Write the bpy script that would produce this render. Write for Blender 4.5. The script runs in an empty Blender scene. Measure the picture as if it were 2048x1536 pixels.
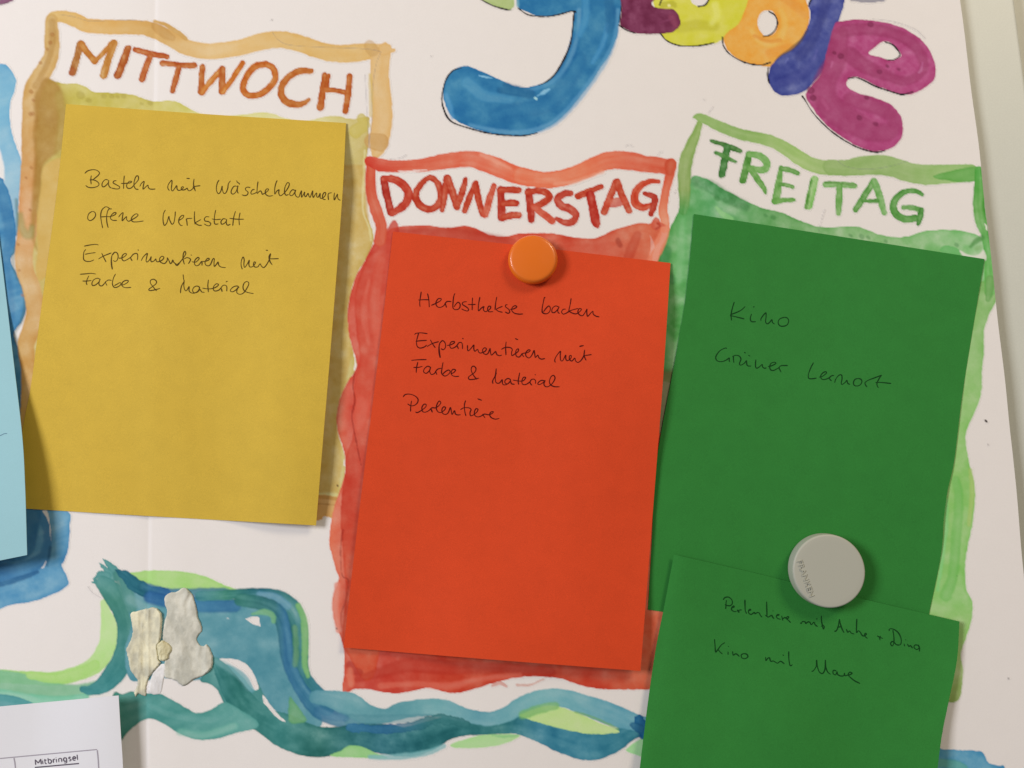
import bpy, math, random
import numpy as np
from mathutils import Matrix, Vector

scene = bpy.context.scene
# ------------------------------------------------------------------ camera
# 1 unit = 1 m. The cabinet door is the plane y = 0, x to the right, z up; the
# camera stands 0.42 m in front of it and looks up by a few degrees.
FOC = 1650.0                       # focal length in photo pixels (2048 wide)
DIST = 0.42
_up = np.array([-724.0, 14048.0, -1650.0]); _up /= np.linalg.norm(_up)
_ri = np.array([14048.0, 724.0, 0.0]); _ri /= np.linalg.norm(_ri)
_yy = np.cross(_up, _ri)
CW = np.array([_ri, _yy, _up])     # camera axes -> world axes
cam_d = bpy.data.cameras.new("camera")
cam = bpy.data.objects.new("camera", cam_d)
scene.collection.objects.link(cam)
cam_d.sensor_width = 36.0
cam_d.lens = 36.0 * FOC / 2048.0
cam_d.clip_start = 0.01
cam_d.clip_end = 50
M4 = Matrix.Identity(4)
for i in range(3):
    for j in range(3):
        M4[i][j] = CW[i, j]
M4[1][3] = -DIST
cam.matrix_world = M4
scene.camera = cam

# ------------------------------------------------------------------ light
scene.view_settings.view_transform = 'Standard'
scene.view_settings.look = 'None'
scene.view_settings.exposure = 0
scene.view_settings.gamma = 1
world = bpy.data.worlds.new("World")
scene.world = world
world.use_nodes = True
bg = world.node_tree.nodes["Background"]
bg.inputs[0].default_value = (1.0, 0.90, 0.87, 1)
bg.inputs[1].default_value = 0.175

def area(name, loc, target, sx, sy, power, col):
    d = bpy.data.lights.new(name, 'AREA')
    d.shape = 'RECTANGLE'; d.size = sx; d.size_y = sy
    d.energy = power; d.color = col
    o = bpy.data.objects.new(name, d)
    scene.collection.objects.link(o)
    o.location = loc
    v = Vector(target) - Vector(loc)
    o.rotation_euler = v.to_track_quat('-Z', 'Y').to_euler()
    return o
area("window_light", (-1.25, -1.15, 0.42), (0.05, 0, 0), 0.50, 0.62, 22.8, (1.0, 0.948, 0.948))
area("ceiling_lamp", (0.95, -1.0, 1.05), (0.25, 0, 0), 0.5, 0.5, 12.8, (1.0, 0.80, 0.55))

# ------------------------------------------------------------------ helpers
MM = 0.001
def fsrgb(c):
    c = np.asarray(c, float) / 255.0
    return np.where(c <= 0.04045, c / 12.92, ((c + 0.055) / 1.055) ** 2.4)

def P(px, py, h):
    """point on the plane h metres in front of the cabinet door, photo-pixel grid"""
    px = np.asarray(px, float); py = np.asarray(py, float); h = np.asarray(h, float)
    px, py, h = np.broadcast_arrays(px, py, h)
    v = np.stack([(px - 1024) / FOC, (768 - py) / FOC, -np.ones(px.shape)], -1)
    w = v @ CW.T
    t = (DIST - h) / w[..., 1]
    out = w * t[..., None]
    out[..., 1] -= DIST
    return out

# poster surface: height above the cabinet door, in metres
_sx = np.array([-400, 0, 230, 280, 301, 303, 306, 311, 380, 480, 700, 900, 1080, 1250, 1480, 1680, 1850, 2150.])
_ss = np.array([0, .012, .006, -.026, -.07, .27, .27, .05, -.018, .018, .006, -.008, -.040, -.050, -.040, .006, .075, .080])
_gx = np.arange(-400, 2150, 1.0)
_gs = np.interp(_gx, _sx, _ss)
_gh = np.cumsum(_gs) * 0.2545
_gh -= _gh[(_gx > -150) & (_gx < 2110)].min()
_k = np.exp(-np.linspace(-2.5, 2.5, 181) ** 2)
_gq = np.convolve(np.pad(_gh, 90, mode='edge'), _k / _k.sum(), 'valid')   # the same without the sharp crease
def Hp(px, py, q=False):
    px = np.asarray(px, float); py = np.asarray(py, float)
    xc = px + 0.0125 * (py - 700)             # folds lean a little
    h = 2.6 + np.interp(xc, _gx, _gq if q else _gh)
    h = h + 0.28 * np.sin(px / 190 + py / 420) * np.sin(py / 260 + 1.0)
    h = h + 0.10 * np.sin(px / 71 + 1.3 + py / 300) * np.sin(py / 160)
    return h * MM

def Hq(px, py): return Hp(px, py, True)

class Noise:
    def __init__(self, seed):
        self.t = np.random.RandomState(seed).rand(256, 256)
    def __call__(self, x, y):
        xi = np.floor(x).astype(int); yi = np.floor(y).astype(int)
        fx = x - xi; fy = y - yi
        fx = fx * fx * (3 - 2 * fx); fy = fy * fy * (3 - 2 * fy)
        t = self.t
        a = t[yi % 256, xi % 256]; b = t[yi % 256, (xi + 1) % 256]
        c = t[(yi + 1) % 256, xi % 256]; d = t[(yi + 1) % 256, (xi + 1) % 256]
        return (a * (1 - fx) + b * fx) * (1 - fy) + (c * (1 - fx) + d * fx) * fy * 1.0
def fbm(n, x, y, o=3):
    s = 0; a = 1; tot = 0
    for i in range(o):
        s = s + a * (n(x * 2 ** i + 17 * i, y * 2 ** i + 31 * i) - 0.5)
        tot += a; a *= 0.55
    return s / tot * 2
N1, N2, N3, N4 = Noise(1), Noise(2), Noise(3), Noise(4)

def spline(pts, step, closed=False):
    p = np.array(pts, float)
    n = len(p)
    if n == 2 and not closed:
        k = max(2, int(np.hypot(*(p[1, :2] - p[0, :2])) / step) + 1)
        t = np.linspace(0, 1, k)[:, None]
        return p[0] * (1 - t) + p[1] * t
    out = []
    rng = range(n) if closed else range(n - 1)
    for i in rng:
        if closed:
            a, b, c, d = p[(i - 1) % n], p[i], p[(i + 1) % n], p[(i + 2) % n]
        else:
            b, c = p[i], p[i + 1]
            a = p[i - 1] if i > 0 else 2 * b - c
            d = p[i + 2] if i + 2 < n else 2 * c - b
        L = np.hypot(*(c[:2] - b[:2]))
        k = max(1, int(math.ceil(L / step)))
        for j in range(k):
            t = j / k
            out.append(0.5 * ((2 * b) + (c - a) * t + (2 * a - 5 * b + 4 * c - d) * t * t + (3 * b - a - 3 * c + d) * t ** 3))
    if not closed:
        out.append(p[-1])
    return np.array(out)

def new_mesh(name, verts, faces, mat=None, parent=None, smooth=True, label=None, attr=None):
    me = bpy.data.meshes.new(name)
    verts = np.asarray(verts, np.float32)
    if isinstance(faces, np.ndarray):
        nf, k = faces.shape
        me.vertices.add(len(verts)); me.vertices.foreach_set("co", verts.ravel())
        me.loops.add(nf * k); me.loops.foreach_set("vertex_index", faces.astype(np.int32).ravel())
        me.polygons.add(nf)
        me.polygons.foreach_set("loop_start", (np.arange(nf) * k).astype(np.int32))
        me.update(calc_edges=True)
    else:
        me.from_pydata([tuple(map(float, v)) for v in verts], [], faces)
        me.update()
    if smooth:
        me.polygons.foreach_set("use_smooth", np.ones(len(me.polygons), bool))
    if attr is not None:
        a = me.color_attributes.new("pigment", 'FLOAT_COLOR', 'POINT')
        c = np.ones((len(verts), 4), np.float32); c[:, :3] = attr
        a.data.foreach_set("color", c.ravel())
    if mat: me.materials.append(mat)
    o = bpy.data.objects.new(name, me)
    scene.collection.objects.link(o)
    if parent is not None: o.parent = parent
    if label: o["label"] = label
    return o

def thing(o, label, cat, group=None):
    o["label"] = label; o["category"] = cat
    if group: o["group"] = group
    return o

def empty(name, loc, label, cat, group=None):
    o = bpy.data.objects.new(name, None)
    scene.collection.objects.link(o)
    o.location = loc
    return thing(o, label, cat, group)

def adopt(o, parent):
    o.parent = parent
    o.matrix_parent_inverse = Matrix.Translation(-Vector(parent.location))
    return o

# ------------------------------------------------------------------ materials
def principled(name):
    m = bpy.data.materials.new(name); m.use_nodes = True
    nt = m.node_tree
    return m, nt, nt.nodes["Principled BSDF"]

def paper_nodes(nt, b, color_socket, var=0.05, bump=0.12, fine=2600.0, mott=120.0, hb=0.00006):
    """fibre mottling + fine tooth on a sheet of paper"""
    N = nt.nodes; L = nt.links
    tc = N.new("ShaderNodeTexCoord")
    n1 = N.new("ShaderNodeTexNoise"); n1.inputs["Scale"].default_value = fine; n1.inputs["Detail"].default_value = 3
    n2 = N.new("ShaderNodeTexNoise"); n2.inputs["Scale"].default_value = mott; n2.inputs["Detail"].default_value = 4
    L.new(tc.outputs["Object"], n1.inputs["Vector"]); L.new(tc.outputs["Object"], n2.inputs["Vector"])
    mr = N.new("ShaderNodeMapRange"); mr.inputs[1].default_value = 0.3; mr.inputs[2].default_value = 0.7
    mr.inputs[3].default_value = 1 - var; mr.inputs[4].default_value = 1 + var
    L.new(n1.outputs["Fac"], mr.inputs[0])
    mr2 = N.new("ShaderNodeMapRange"); mr2.inputs[1].default_value = 0.3; mr2.inputs[2].default_value = 0.7
    mr2.inputs[3].default_value = 1 - var * 0.3; mr2.inputs[4].default_value = 1 + var * 0.3
    L.new(n2.outputs["Fac"], mr2.inputs[0])
    mu = N.new("ShaderNodeMath"); mu.operation = 'MULTIPLY'
    L.new(mr.outputs[0], mu.inputs[0]); L.new(mr2.outputs[0], mu.inputs[1])
    vm = N.new("ShaderNodeVectorMath"); vm.operation = 'SCALE'
    L.new(color_socket, vm.inputs[0]); L.new(mu.outputs[0], vm.inputs["Scale"])
    L.new(vm.outputs[0], b.inputs["Base Color"])
    bp = N.new("ShaderNodeBump"); bp.inputs["Strength"].default_value = bump; bp.inputs["Distance"].default_value = hb
    L.new(n1.outputs["Fac"], bp.inputs["Height"])
    L.new(bp.outputs["Normal"], b.inputs["Normal"])

WHITE = np.array([0.80, 0.80, 0.80])
def mat_pigment():
    m, nt, b = principled("poster_paper_painted")
    at = nt.nodes.new("ShaderNodeAttribute"); at.attribute_name = "pigment"
    paper_nodes(nt, b, at.outputs["Color"], var=0.035)
    b.inputs["Roughness"].default_value = 0.7
    b.inputs["Specular IOR Level"].default_value = 0.12
    return m
def mat_sheet(name, col, var=0.04, rough=0.75, bump=0.18, spec=0.18, fine=2600.0):
    m, nt, b = principled(name)
    c = nt.nodes.new("ShaderNodeRGB"); c.outputs[0].default_value = (*col, 1)
    paper_nodes(nt, b, c.outputs[0], var=var, bump=bump, fine=fine)
    b.inputs["Roughness"].default_value = rough
    b.inputs["Specular IOR Level"].default_value = spec
    return m
M_PIG = mat_pigment()
M_POSTER = mat_sheet("poster_paper", tuple(WHITE), var=0.02, rough=0.7, spec=0.12)

def white_at(x, y):
    xs = [0, 600, 1100, 1500, 1900]
    top = [(243, 230, 224), (236, 224, 216), (226, 214, 202), (225, 214, 200), (234, 219, 202)]
    bot = [(231, 220, 217), (228, 217, 211), (219, 208, 202), (219, 206, 195), (222, 209, 197)]
    t = np.array([np.interp(x, xs, [c[k] for c in top]) for k in range(3)])
    b = np.array([np.interp(x, xs, [c[k] for c in bot]) for k in range(3)])
    f = min(max((y - 300) / 900.0, 0), 1)
    return fsrgb(t * (1 - f) + b * f)
def albedo(obs, x, y, gain=1.0):
    return np.clip(fsrgb(obs) / white_at(x, y) * WHITE * gain, 0.004, 0.9)

# ------------------------------------------------------------------ poster sheet
_ey = np.array([-300, 0, 290, 604, 900, 1130, 1900.])
_ex = np.array([1880, 1920, 1957, 1992, 2025, 2046, 2118.])
def edge_x(y): return np.interp(y, _ey, _ex) + 0.6 * np.sin(np.asarray(y) / 37.0)
poster = empty("poster", (0, 0, 0), "large white hand painted weekday poster with colourful watercolour letters and frames on the beige cabinet", "poster")

def build_poster():
    cols = np.concatenate([np.arange(-330, 288, 6.0), np.arange(288, 322, 1.5), np.arange(324, 1897, 6.0)])
    nx = len(cols) + 22
    ys = np.arange(-260, 1810, 10.0)
    X = np.zeros((len(ys), nx)); Y = np.zeros_like(X)
    for j, y in enumerate(ys):
        e = edge_x(y)
        X[j, :len(cols)] = cols - 0.0125 * (y - 700) * (1 - np.clip((cols - 1000) / 800, 0, 1))
        X[j, len(cols):] = np.linspace(X[j, len(cols) - 1], e, 23)[1:]
        Y[j] = y
    front = P(X, Y, Hp(X, Y)).reshape(-1, 3)
    back = front + np.array([0, 0.00022, 0])
    n = front.shape[0]
    r, c = X.shape
    I = np.arange(n).reshape(r, c)
    f = np.stack([I[:-1, :-1], I[1:, :-1], I[1:, 1:], I[:-1, 1:]], -1).reshape(-1, 4)
    fb = f[:, ::-1] + n
    rim = []
    loop = list(I[0, :]) + list(I[1:, -1]) + list(I[-1, -2::-1]) + list(I[-2:0:-1, 0])
    for k in range(len(loop)):
        a, b = loop[k], loop[(k + 1) % len(loop)]
        rim.append((a, b, b + n, a + n))
    F = np.vstack([f, fb, np.array(rim) + 2 * n])      # the cut edge has its own vertices, so it stays crisp
    return new_mesh("poster_sheet", np.vstack([front, back, front, back]), F, M_POSTER, poster)
build_poster()

# ------------------------------------------------------------------ painting engine
G = 2.0                                           # canvas step, photo px
CX0, CY0, CX1, CY1 = -60, -70, 2080, 1610
gx = np.arange(CX0, CX1 + 1, G); gy = np.arange(CY0, CY1 + 1, G)
CAN = np.ones((len(gy), len(gx), 3))              # pigment transmittance over bare paper
OWN = np.zeros((len(gy), len(gx)), np.int32)
PARTS = [None]
PIDX = {}
def part(key, name, label=None):
    if key not in PIDX:
        PIDX[key] = len(PARTS); PARTS.append((name, label))
    return PIDX[key]

def seg_field(X, Y, S):
    """min over segments of (dist - r); also across coordinate and arclength"""
    best = np.full(X.shape, 1e9); vv = np.zeros(X.shape); uu = np.zeros(X.shape)
    L = 0
    for i in range(len(S) - 1):
        x0, y0, r0 = S[i]; x1, y1, r1 = S[i + 1]
        dx, dy = x1 - x0, y1 - y0
        l2 = dx * dx + dy * dy + 1e-9; l = math.sqrt(l2)
        # local window
        R = max(r0, r1) + 8
        ix0 = np.searchsorted(X[0], min(x0, x1) - R); ix1 = np.searchsorted(X[0], max(x0, x1) + R)
        iy0 = np.searchsorted(Y[:, 0], min(y0, y1) - R); iy1 = np.searchsorted(Y[:, 0], max(y0, y1) + R)
        if ix1 <= ix0 or iy1 <= iy0:
            L += l; continue
        sl = (slice(iy0, iy1), slice(ix0, ix1))
        xx = X[sl] - x0; yy = Y[sl] - y0
        t = np.clip((xx * dx + yy * dy) / l2, 0, 1)
        ex = xx - t * dx; ey = yy - t * dy
        rr = r0 + (r1 - r0) * t
        d = np.sqrt(ex * ex + ey * ey) - rr
        m = d < best[sl]
        b = best[sl]; b[m] = d[m]
        side = (xx * dy - yy * dx) / l
        v = vv[sl]; v[m] = (side / np.maximum(rr, 1))[m]
        u = uu[sl]; u[m] = (L + t * l)[m]
        L += l
    return -best, vv, uu

def poly_sdf(X, Y, pts):
    n = len(pts)
    d2 = np.full(X.shape, 1e12); ins = np.zeros(X.shape, bool)
    for i in range(n):
        x0, y0 = pts[i]; x1, y1 = pts[(i + 1) % n]
        dx, dy = x1 - x0, y1 - y0
        l2 = dx * dx + dy * dy + 1e-9
        t = np.clip(((X - x0) * dx + (Y - y0) * dy) / l2, 0, 1)
        d2 = np.minimum(d2, (X - x0 - t * dx) ** 2 + (Y - y0 - t * dy) ** 2)
        if y0 != y1:
            c = ((y0 > Y) != (y1 > Y)) & (X < (x1 - x0) * (Y - y0) / (y1 - y0) + x0)
            ins ^= c
    d = np.sqrt(d2)
    return np.where(ins, d, -d)

_seed = [0]
def lay(pid, x0, y0, x1, y1, fn, col, a=1.0, soft=1.3, edge=0.30, ew=3.0, streak=0.12, blot=0.14, wob=0.9, wl=9.0, mul=False, own=True, fade=None, bs=26.0, axis='x'):
    ix0 = max(0, int((x0 - CX0 - 12) / G)); ix1 = min(len(gx), int((x1 - CX0 + 12) / G) + 1)
    iy0 = max(0, int((y0 - CY0 - 12) / G)); iy1 = min(len(gy), int((y1 - CY0 + 12) / G) + 1)
    if ix1 <= ix0 + 1 or iy1 <= iy0 + 1: return
    X, Y = np.meshgrid(gx[ix0:ix1], gy[iy0:iy1])
    sd, v, u = fn(X, Y)
    _seed[0] += 1; s = _seed[0] * 13.7
    sd = sd + wob * 1.6 * fbm(N1, X / wl + s, Y / wl, 3)
    al = np.clip(0.5 + sd / (2 * soft), 0, 1)
    al = al * al * (3 - 2 * al) * a
    if fade is not None:
        al = al * np.clip(fade(X, Y), 0, 1)
    cx = 0.5 * (x0 + x1); cy = 0.5 * (y0 + y1)
    if isinstance(col, list):          # several pigments along one axis: [(pos, rgb), ...]
        A = X if axis == 'x' else Y
        pos = [c[0] for c in col]
        tc = np.array([fsrgb(c[1]) / (white_at(c[0], cy) if axis == 'x' else white_at(cx, c[0])) for c in col])
        cc = np.stack([np.interp(A, pos, tc[:, k]) for k in range(3)], -1)
    else:
        cc = np.broadcast_to(fsrgb(col) / white_at(cx, cy), X.shape + (3,))
    cc = np.clip(cc, 0.004, 1.05)
    dens = 1 + edge * (np.exp(-np.maximum(sd, 0) / ew) - 0.35)
    dens = dens + blot * 1.4 * fbm(N2, X / bs + s, Y / bs + s, 4)
    dens = dens + streak * 1.0 * fbm(N3, u / 90 + s, v * 1.5 + s, 3)
    dens = dens + 0.05 * (N4(X / 2.1, Y / 2.1) - 0.5)
    cc = cc ** np.clip(dens, 0.3, 2.2)[..., None]
    sub = CAN[iy0:iy1, ix0:ix1]
    if mul:
        new = sub * (1 - al[..., None] * (1 - cc))
    else:
        new = sub * (1 - al[..., None]) + cc * al[..., None]
    CAN[iy0:iy1, ix0:ix1] = new
    if own and pid:
        o = OWN[iy0:iy1, ix0:ix1]
        o[al > 0.12] = pid

def stroke(pid, pts, col, r=None, s=(0, 0, 1.0), **k):
    ox, oy, sc = s
    q = []
    for p in pts:
        rr = p[2] if len(p) > 2 else r
        q.append((p[0] / sc + ox, p[1] / sc + oy, rr / sc))
    S = spline(q, 4.0)
    S[:, 2] = np.maximum(S[:, 2], 0.4)
    R = S[:, 2].max() + 3
    lay(pid, S[:, 0].min() - R, S[:, 1].min() - R, S[:, 0].max() + R, S[:, 1].max() + R, lambda X, Y: seg_field(X, Y, S), col, **k)

def fill(pid, pts, col, s=(0, 0, 1.0), curve=True, holes=(), **k):
    ox, oy, sc = s
    q = [(p[0] / sc + ox, p[1] / sc + oy) for p in pts]
    S = spline(q, 5.0, closed=True) if curve else np.array(q)
    HS = [spline(h, 4.0, closed=True) for h in holes]
    def fn(X, Y):
        d = poly_sdf(X, Y, S)
        for h in HS:
            d = np.minimum(d, -poly_sdf(X, Y, h))
        return d, Y / 22.0 + X / 60.0, X
    k.setdefault('streak', 0.06)
    lay(pid, S[:, 0].min(), S[:, 1].min(), S[:, 0].max(), S[:, 1].max(), fn, col, **k)

def erase(pts, a=1.0, soft=1.2, curve=True):
    q = spline(pts, 4.0, closed=True) if curve else np.array(pts, float)
    def fn(X, Y): return poly_sdf(X, Y, q), X * 0, X * 0
    lay(0, q[:, 0].min(), q[:, 1].min(), q[:, 0].max(), q[:, 1].max(), fn, (255, 255, 255), a=a, soft=soft, edge=0, blot=0, streak=0, own=False)
# ------------------------------------------------------------------ what is painted on the poster
T1 = (0, 0, 4.0); T2 = (400, 0, 4.0)
D1 = (650, 270, 5.12); D2 = (1000, 270, 5.12); F1 = (1300, 210, 5.12); F2 = (1648, 290, 5.12)

# --- blue Tuesday field at the left edge (only its right rim shows)
pb = part("blue_field", "painted_field", "blue painted field beside the light blue note")
fill(pb, [(-60, 120), (0, 128), (12, 129), (25, 145), (32, 160), (28, 185), (20, 205), (20, 240), (25, 270), (35, 300), (44, 330), (40, 372), (36, 420), (34, 470), (-60, 470)],
     [(130, (116, 172, 203)), (200, (128, 182, 208)), (300, (128, 180, 208)), (360, (160, 195, 212)), (470, (120, 165, 195))], axis='y', edge=.35, streak=.1)
erase([(-12, 290), (0, 300), (6, 322), (9, 345), (6, 362), (-12, 350)], a=.85, soft=3)
fill(pb, [(-60, 345), (0, 355), (8, 366), (18, 385), (26, 420), (31, 455), (31, 500), (22, 515), (22, 525), (32, 545), (47, 563), (53, 592), (52, 620), (45, 642), (34, 656), (28, 668), (34, 690), (46, 706), (50, 735), (48, 762), (43, 790), (45, 830), (50, 880), (-60, 880)],
     (72, 134, 176), edge=.45, blot=.22, streak=.2)
stroke(pb, [(-4, 380, 12), (12, 425, 9), (18, 480, 8), (10, 540, 10), (16, 600, 12), (20, 640, 8)], (52, 112, 160), a=.5, soft=6, own=False)
stroke(pb, [(33, 400, 3), (37, 470, 4), (26, 520, 4), (33, 550, 3), (45, 575, 3), (50, 610, 3), (42, 645, 3), (30, 668, 3), (42, 700, 4)], (74, 104, 92), a=.5, soft=3, own=False)
fill(pb, [(-60, 1010), (60, 1012), (134, 1022), (139, 1050), (139, 1075), (136, 1100), (128, 1122), (123, 1131), (131, 1147), (136, 1158), (138, 1168), (125, 1179), (98, 1192), (65, 1203), (30, 1208), (-60, 1216)],
     (88, 146, 184), edge=.4, blot=.22, streak=.2)
stroke(pb, [(-60, 1150, 16), (0, 1148, 16), (45, 1138, 15), (80, 1122, 12), (92, 1100, 9), (96, 1070, 8), (88, 1040, 9), (76, 1010, 10)], (60, 118, 166), a=.75, soft=4)
stroke(pb, [(-60, 1168, 4), (0, 1168, 5), (40, 1157, 5), (75, 1144, 3.5)], (42, 98, 142), a=.8, soft=2.5)
stroke(pb, [(30, 1080, 42), (40, 1020, 42)], (52, 108, 152), a=.8, soft=5)
stroke(pb, [(101, 1095, 3), (98, 1115, 3), (94, 1130, 2)], (44, 88, 122), a=.6, soft=3)
erase([(85, 1022), (93, 1035), (99, 1052), (103, 1084), (100, 1072), (101, 1055), (98, 1038), (94, 1021)], a=.9, soft=.9)
erase([(92, 1122), (91, 1130), (88, 1136), (82, 1137), (86, 1131)], a=.75, soft=1)

# --- Wednesday: ochre frame, olive field
py_ = part("yellow_field", "painted_field", "ochre yellow painted field behind the yellow note")
fill(py_, [(78, 172), (93, 158), (110, 163), (128, 167), (150, 167), (170, 173), (190, 184), (232, 186), (270, 191), (306, 203), (335, 201), (362, 207), (398, 226), (440, 232), (480, 230), (520, 225), (545, 227), (570, 236), (610, 242), (640, 236), (670, 232), (705, 238), (737, 234),
            (736, 256), (737, 290), (731, 330), (729, 400), (737, 440), (747, 470), (743, 495), (730, 520), (709, 560), (696, 615), (697, 660), (706, 700), (713, 722), (712, 738), (692, 770), (679, 800), (673, 832), (675, 870), (683, 890), (690, 912), (690, 945), (682, 975), (675, 1000), (640, 1000), (560, 990), (300, 960), (90, 900), (60, 800), (60, 500)],
     [(80, (196, 170, 92)), (160, (198, 182, 88)), (300, (204, 188, 102)), (430, (218, 210, 138)), (620, (218, 208, 140)), (695, (206, 188, 120)), (735, (196, 172, 100))], edge=.35, blot=.32, bs=34, soft=1.2)  # right end deepened for the shadow beside the yellow note
fill(py_, [(640, 330), (728, 330), (738, 445), (742, 490), (706, 560), (694, 620), (704, 705), (690, 768), (672, 830), (682, 890), (684, 930), (676, 985), (620, 985)], (202, 168, 94), a=.85, soft=4, blot=.34, bs=18, curve=False)  # strip right of the note: its wide soft shadow mixed into the pigment
for bx, by, br in [(206, 192, 4), (222, 192, 4), (234, 193, 3), (246, 192, 4), (254, 218, 3), (282, 207, 3), (299, 206, 4), (160, 190, 7), (176, 200, 5)]:
    stroke(py_, [(bx, by, br), (bx + 3, by + 1, br)], (170, 150, 70), a=.4, soft=2, own=False)
stroke(py_, [(723, 236, 9), (728, 250, 12), (712, 262, 14)], (202, 182, 92), a=.8, soft=1.5)
stroke(py_, [(675, 971, 1.6), (676, 972, 1.6)], (150, 110, 60), a=.9, own=False)
stroke(py_, [(730, 300, 2), (727, 360, 2), (726, 420, 2), (738, 455, 2), (742, 480, 2)], (232, 222, 170), a=.5, soft=1.6, own=False)
# white slits between ochre field and red frame
erase([(706, 700), (711, 716), (712, 734), (708, 742), (709, 724)], a=.9, soft=1)
erase([(686, 898), (690, 915), (690, 932), (687, 930), (688, 914)], a=.9, soft=.8)

po = part("ochre_frame", "painted_frame", "ochre yellow wavy painted frame around the word MITTWOCH")
OC = (222, 180, 120)
stroke(po, [(106, 34, 11), (124, 33, 12), (150, 40, 14), (175, 51, 14), (220, 54, 14.5), (280, 55, 14.5), (306, 61, 15), (340, 76, 16), (370, 93, 16), (405, 102, 16), (440, 101, 16), (480, 95, 16), (520, 84, 17), (560, 79, 17), (600, 87, 17), (640, 101, 17), (680, 107, 17.5), (725, 104, 17.5), (765, 100, 11)],
       [(90, (222, 182, 112)), (180, (226, 180, 112)), (320, (216, 170, 104)), (420, (229, 190, 132)), (600, (222, 180, 112)), (780, (222, 180, 114))], edge=.25, ew=5, soft=1.6, streak=.14)
stroke(po, [(103, 40, 12), (104, 80, 15), (103, 110, 15), (93, 133, 17), (77, 158, 18), (64, 187, 18), (60, 230, 16), (58, 280, 15), (58, 330, 16), (55, 400, 17), (55, 460, 19), (48, 500, 18), (50, 540, 18), (64, 580, 18), (70, 620, 18), (62, 660, 18), (52, 690, 17), (56, 740, 14), (54, 800, 12), (48, 860, 10)],
       [(30, (212, 170, 105)), (160, (214, 172, 110)), (300, (210, 160, 98)), (420, (218, 158, 106)), (560, (214, 172, 118)), (700, (204, 156, 92))], axis='y', edge=.3, ew=5, soft=2.0, blot=.25)
stroke(po, [(762, 106, 19), (759, 150, 19), (762, 190, 20), (765, 230, 20), (760, 270, 20), (756, 296, 15), (752, 306, 10)], OC, edge=.28, ew=4, soft=1.5, streak=.16)
stroke(po, [(770, 98, 13), (782, 101, 5), (788, 100, 3)], OC, soft=1.5, wob=1.6)
stroke(po, [(740, 92, 12), (746, 101, 12)], (200, 156, 94), a=.6, soft=1.8, edge=.2)
stroke(po, [(309, 50, 6), (318, 58, 10), (334, 70, 9), (345, 76, 6)], (196, 146, 82), a=.6, soft=2.5)
stroke(po, [(308, 42, 2), (322, 46, 3.5), (340, 54, 4), (355, 64, 4), (372, 78, 4)], (212, 168, 104), soft=1.4, edge=.3)
stroke(po, [(745, 282, 16), (760, 285, 18)], (200, 152, 90), a=.75, soft=1.4, edge=.35, ew=2)
stroke(po, [(104, 44, 7), (106, 70, 7), (104, 90, 6), (97, 120, 5), (86, 145, 5), (70, 172, 5)], (182, 134, 66), a=.6, soft=4, own=False)
stroke(po, [(740, 150, 4), (742, 190, 4), (742, 230, 4)], (214, 186, 112), a=.6, soft=2, own=False)
fill(po, [(92, 156), (76, 176), (68, 200), (70, 240), (66, 270), (70, 310), (66, 370), (63, 410), (62, 470), (75, 500), (70, 470), (82, 380), (88, 330), (120, 300), (135, 260), (130, 210), (118, 172)], (176, 130, 62), a=.88, soft=5, edge=.1, blot=.22)
stroke(po, [(120, 190, 10), (128, 240, 12), (124, 300, 14)], (184, 158, 80), a=.5, soft=6, own=False)
fill(po, [(90, 330), (140, 330), (120, 500), (84, 560), (72, 540), (76, 500), (74, 440), (82, 380)], (214, 174, 98), a=.9, soft=3, edge=.1)
stroke(po, [(40, 430, 6), (46, 460, 8), (58, 470, 9), (64, 455, 5)], (150, 150, 92), a=.6, soft=5, own=False)
for bx, by, br in [(62, 183, 4), (66, 200, 3), (60, 227, 4), (65, 227, 3), (52, 355, 2.5), (60, 420, 3), (36, 488, 2.5), (38, 540, 3), (44, 590, 2.5), (104, 68, 4), (100, 85, 4), (94, 98, 3), (80, 125, 3), (62, 335, 3)]:
    stroke(po, [(bx, by, br), (bx + 1, by + 1, br)], (172, 108, 52), a=.5, soft=1.5, own=False)
fill(po, [(630, 988), (684, 996), (680, 1010), (672, 1038), (650, 1034), (640, 1040), (630, 1040)], (208, 160, 98), soft=1.3, edge=.3, curve=False, wob=2)
stroke(po, [(630, 993, 3), (660, 996, 3), (676, 999, 3)], (188, 140, 76), a=.7, own=False)
stroke(po, [(634, 1007, 1), (674, 1010, 1)], (170, 122, 66), a=.6, own=False)

LO = (190, 108, 48); LO2 = (196, 126, 56)
def letter(ch, word, strokes, col, s=(0, 0, 1.0), r=6.0, **k):
    pid = part("%s_%s" % (word, ch), "painted_letter", "painted letter %s of the word %s" % (ch[0], word))
    for q in strokes:
        c = col
        kk = dict(k)
        if isinstance(q, dict):
            c = q.get('c', col); kk.update(q.get('k', {})); q = q['p']
        kk.setdefault('edge', .3); kk.setdefault('ew', 2.2)
        kk.setdefault('soft', 1.0); kk.setdefault('wob', .9); kk.setdefault('wl', 7.0); kk.setdefault('blot', .3); kk.setdefault('bs', 9.0); kk.setdefault('streak', .3)
        f = 1.1 if word != 'FREITAG' else 1.04
        q = [(p[0], p[1], (p[2] if len(p) > 2 else r) * f) for p in q]
        stroke(pid, q, c, s=s, **kk)
letter("M1", "MITTWOCH", [{'p': [(145, 145, 6.5), (153, 118, 6.5), (161, 88, 7)], 'c': (180, 118, 62)}, {'p': [(163, 88, 6), (176, 107, 6), (190, 122, 6)], 'c': LO2}, [(190, 122, 4.5), (207, 106, 4.5), (222, 88, 5)], {'p': [(228, 86, 7), (216, 120, 7), (207, 151, 7)], 'c': (196, 132, 62)}], LO2)
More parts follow.
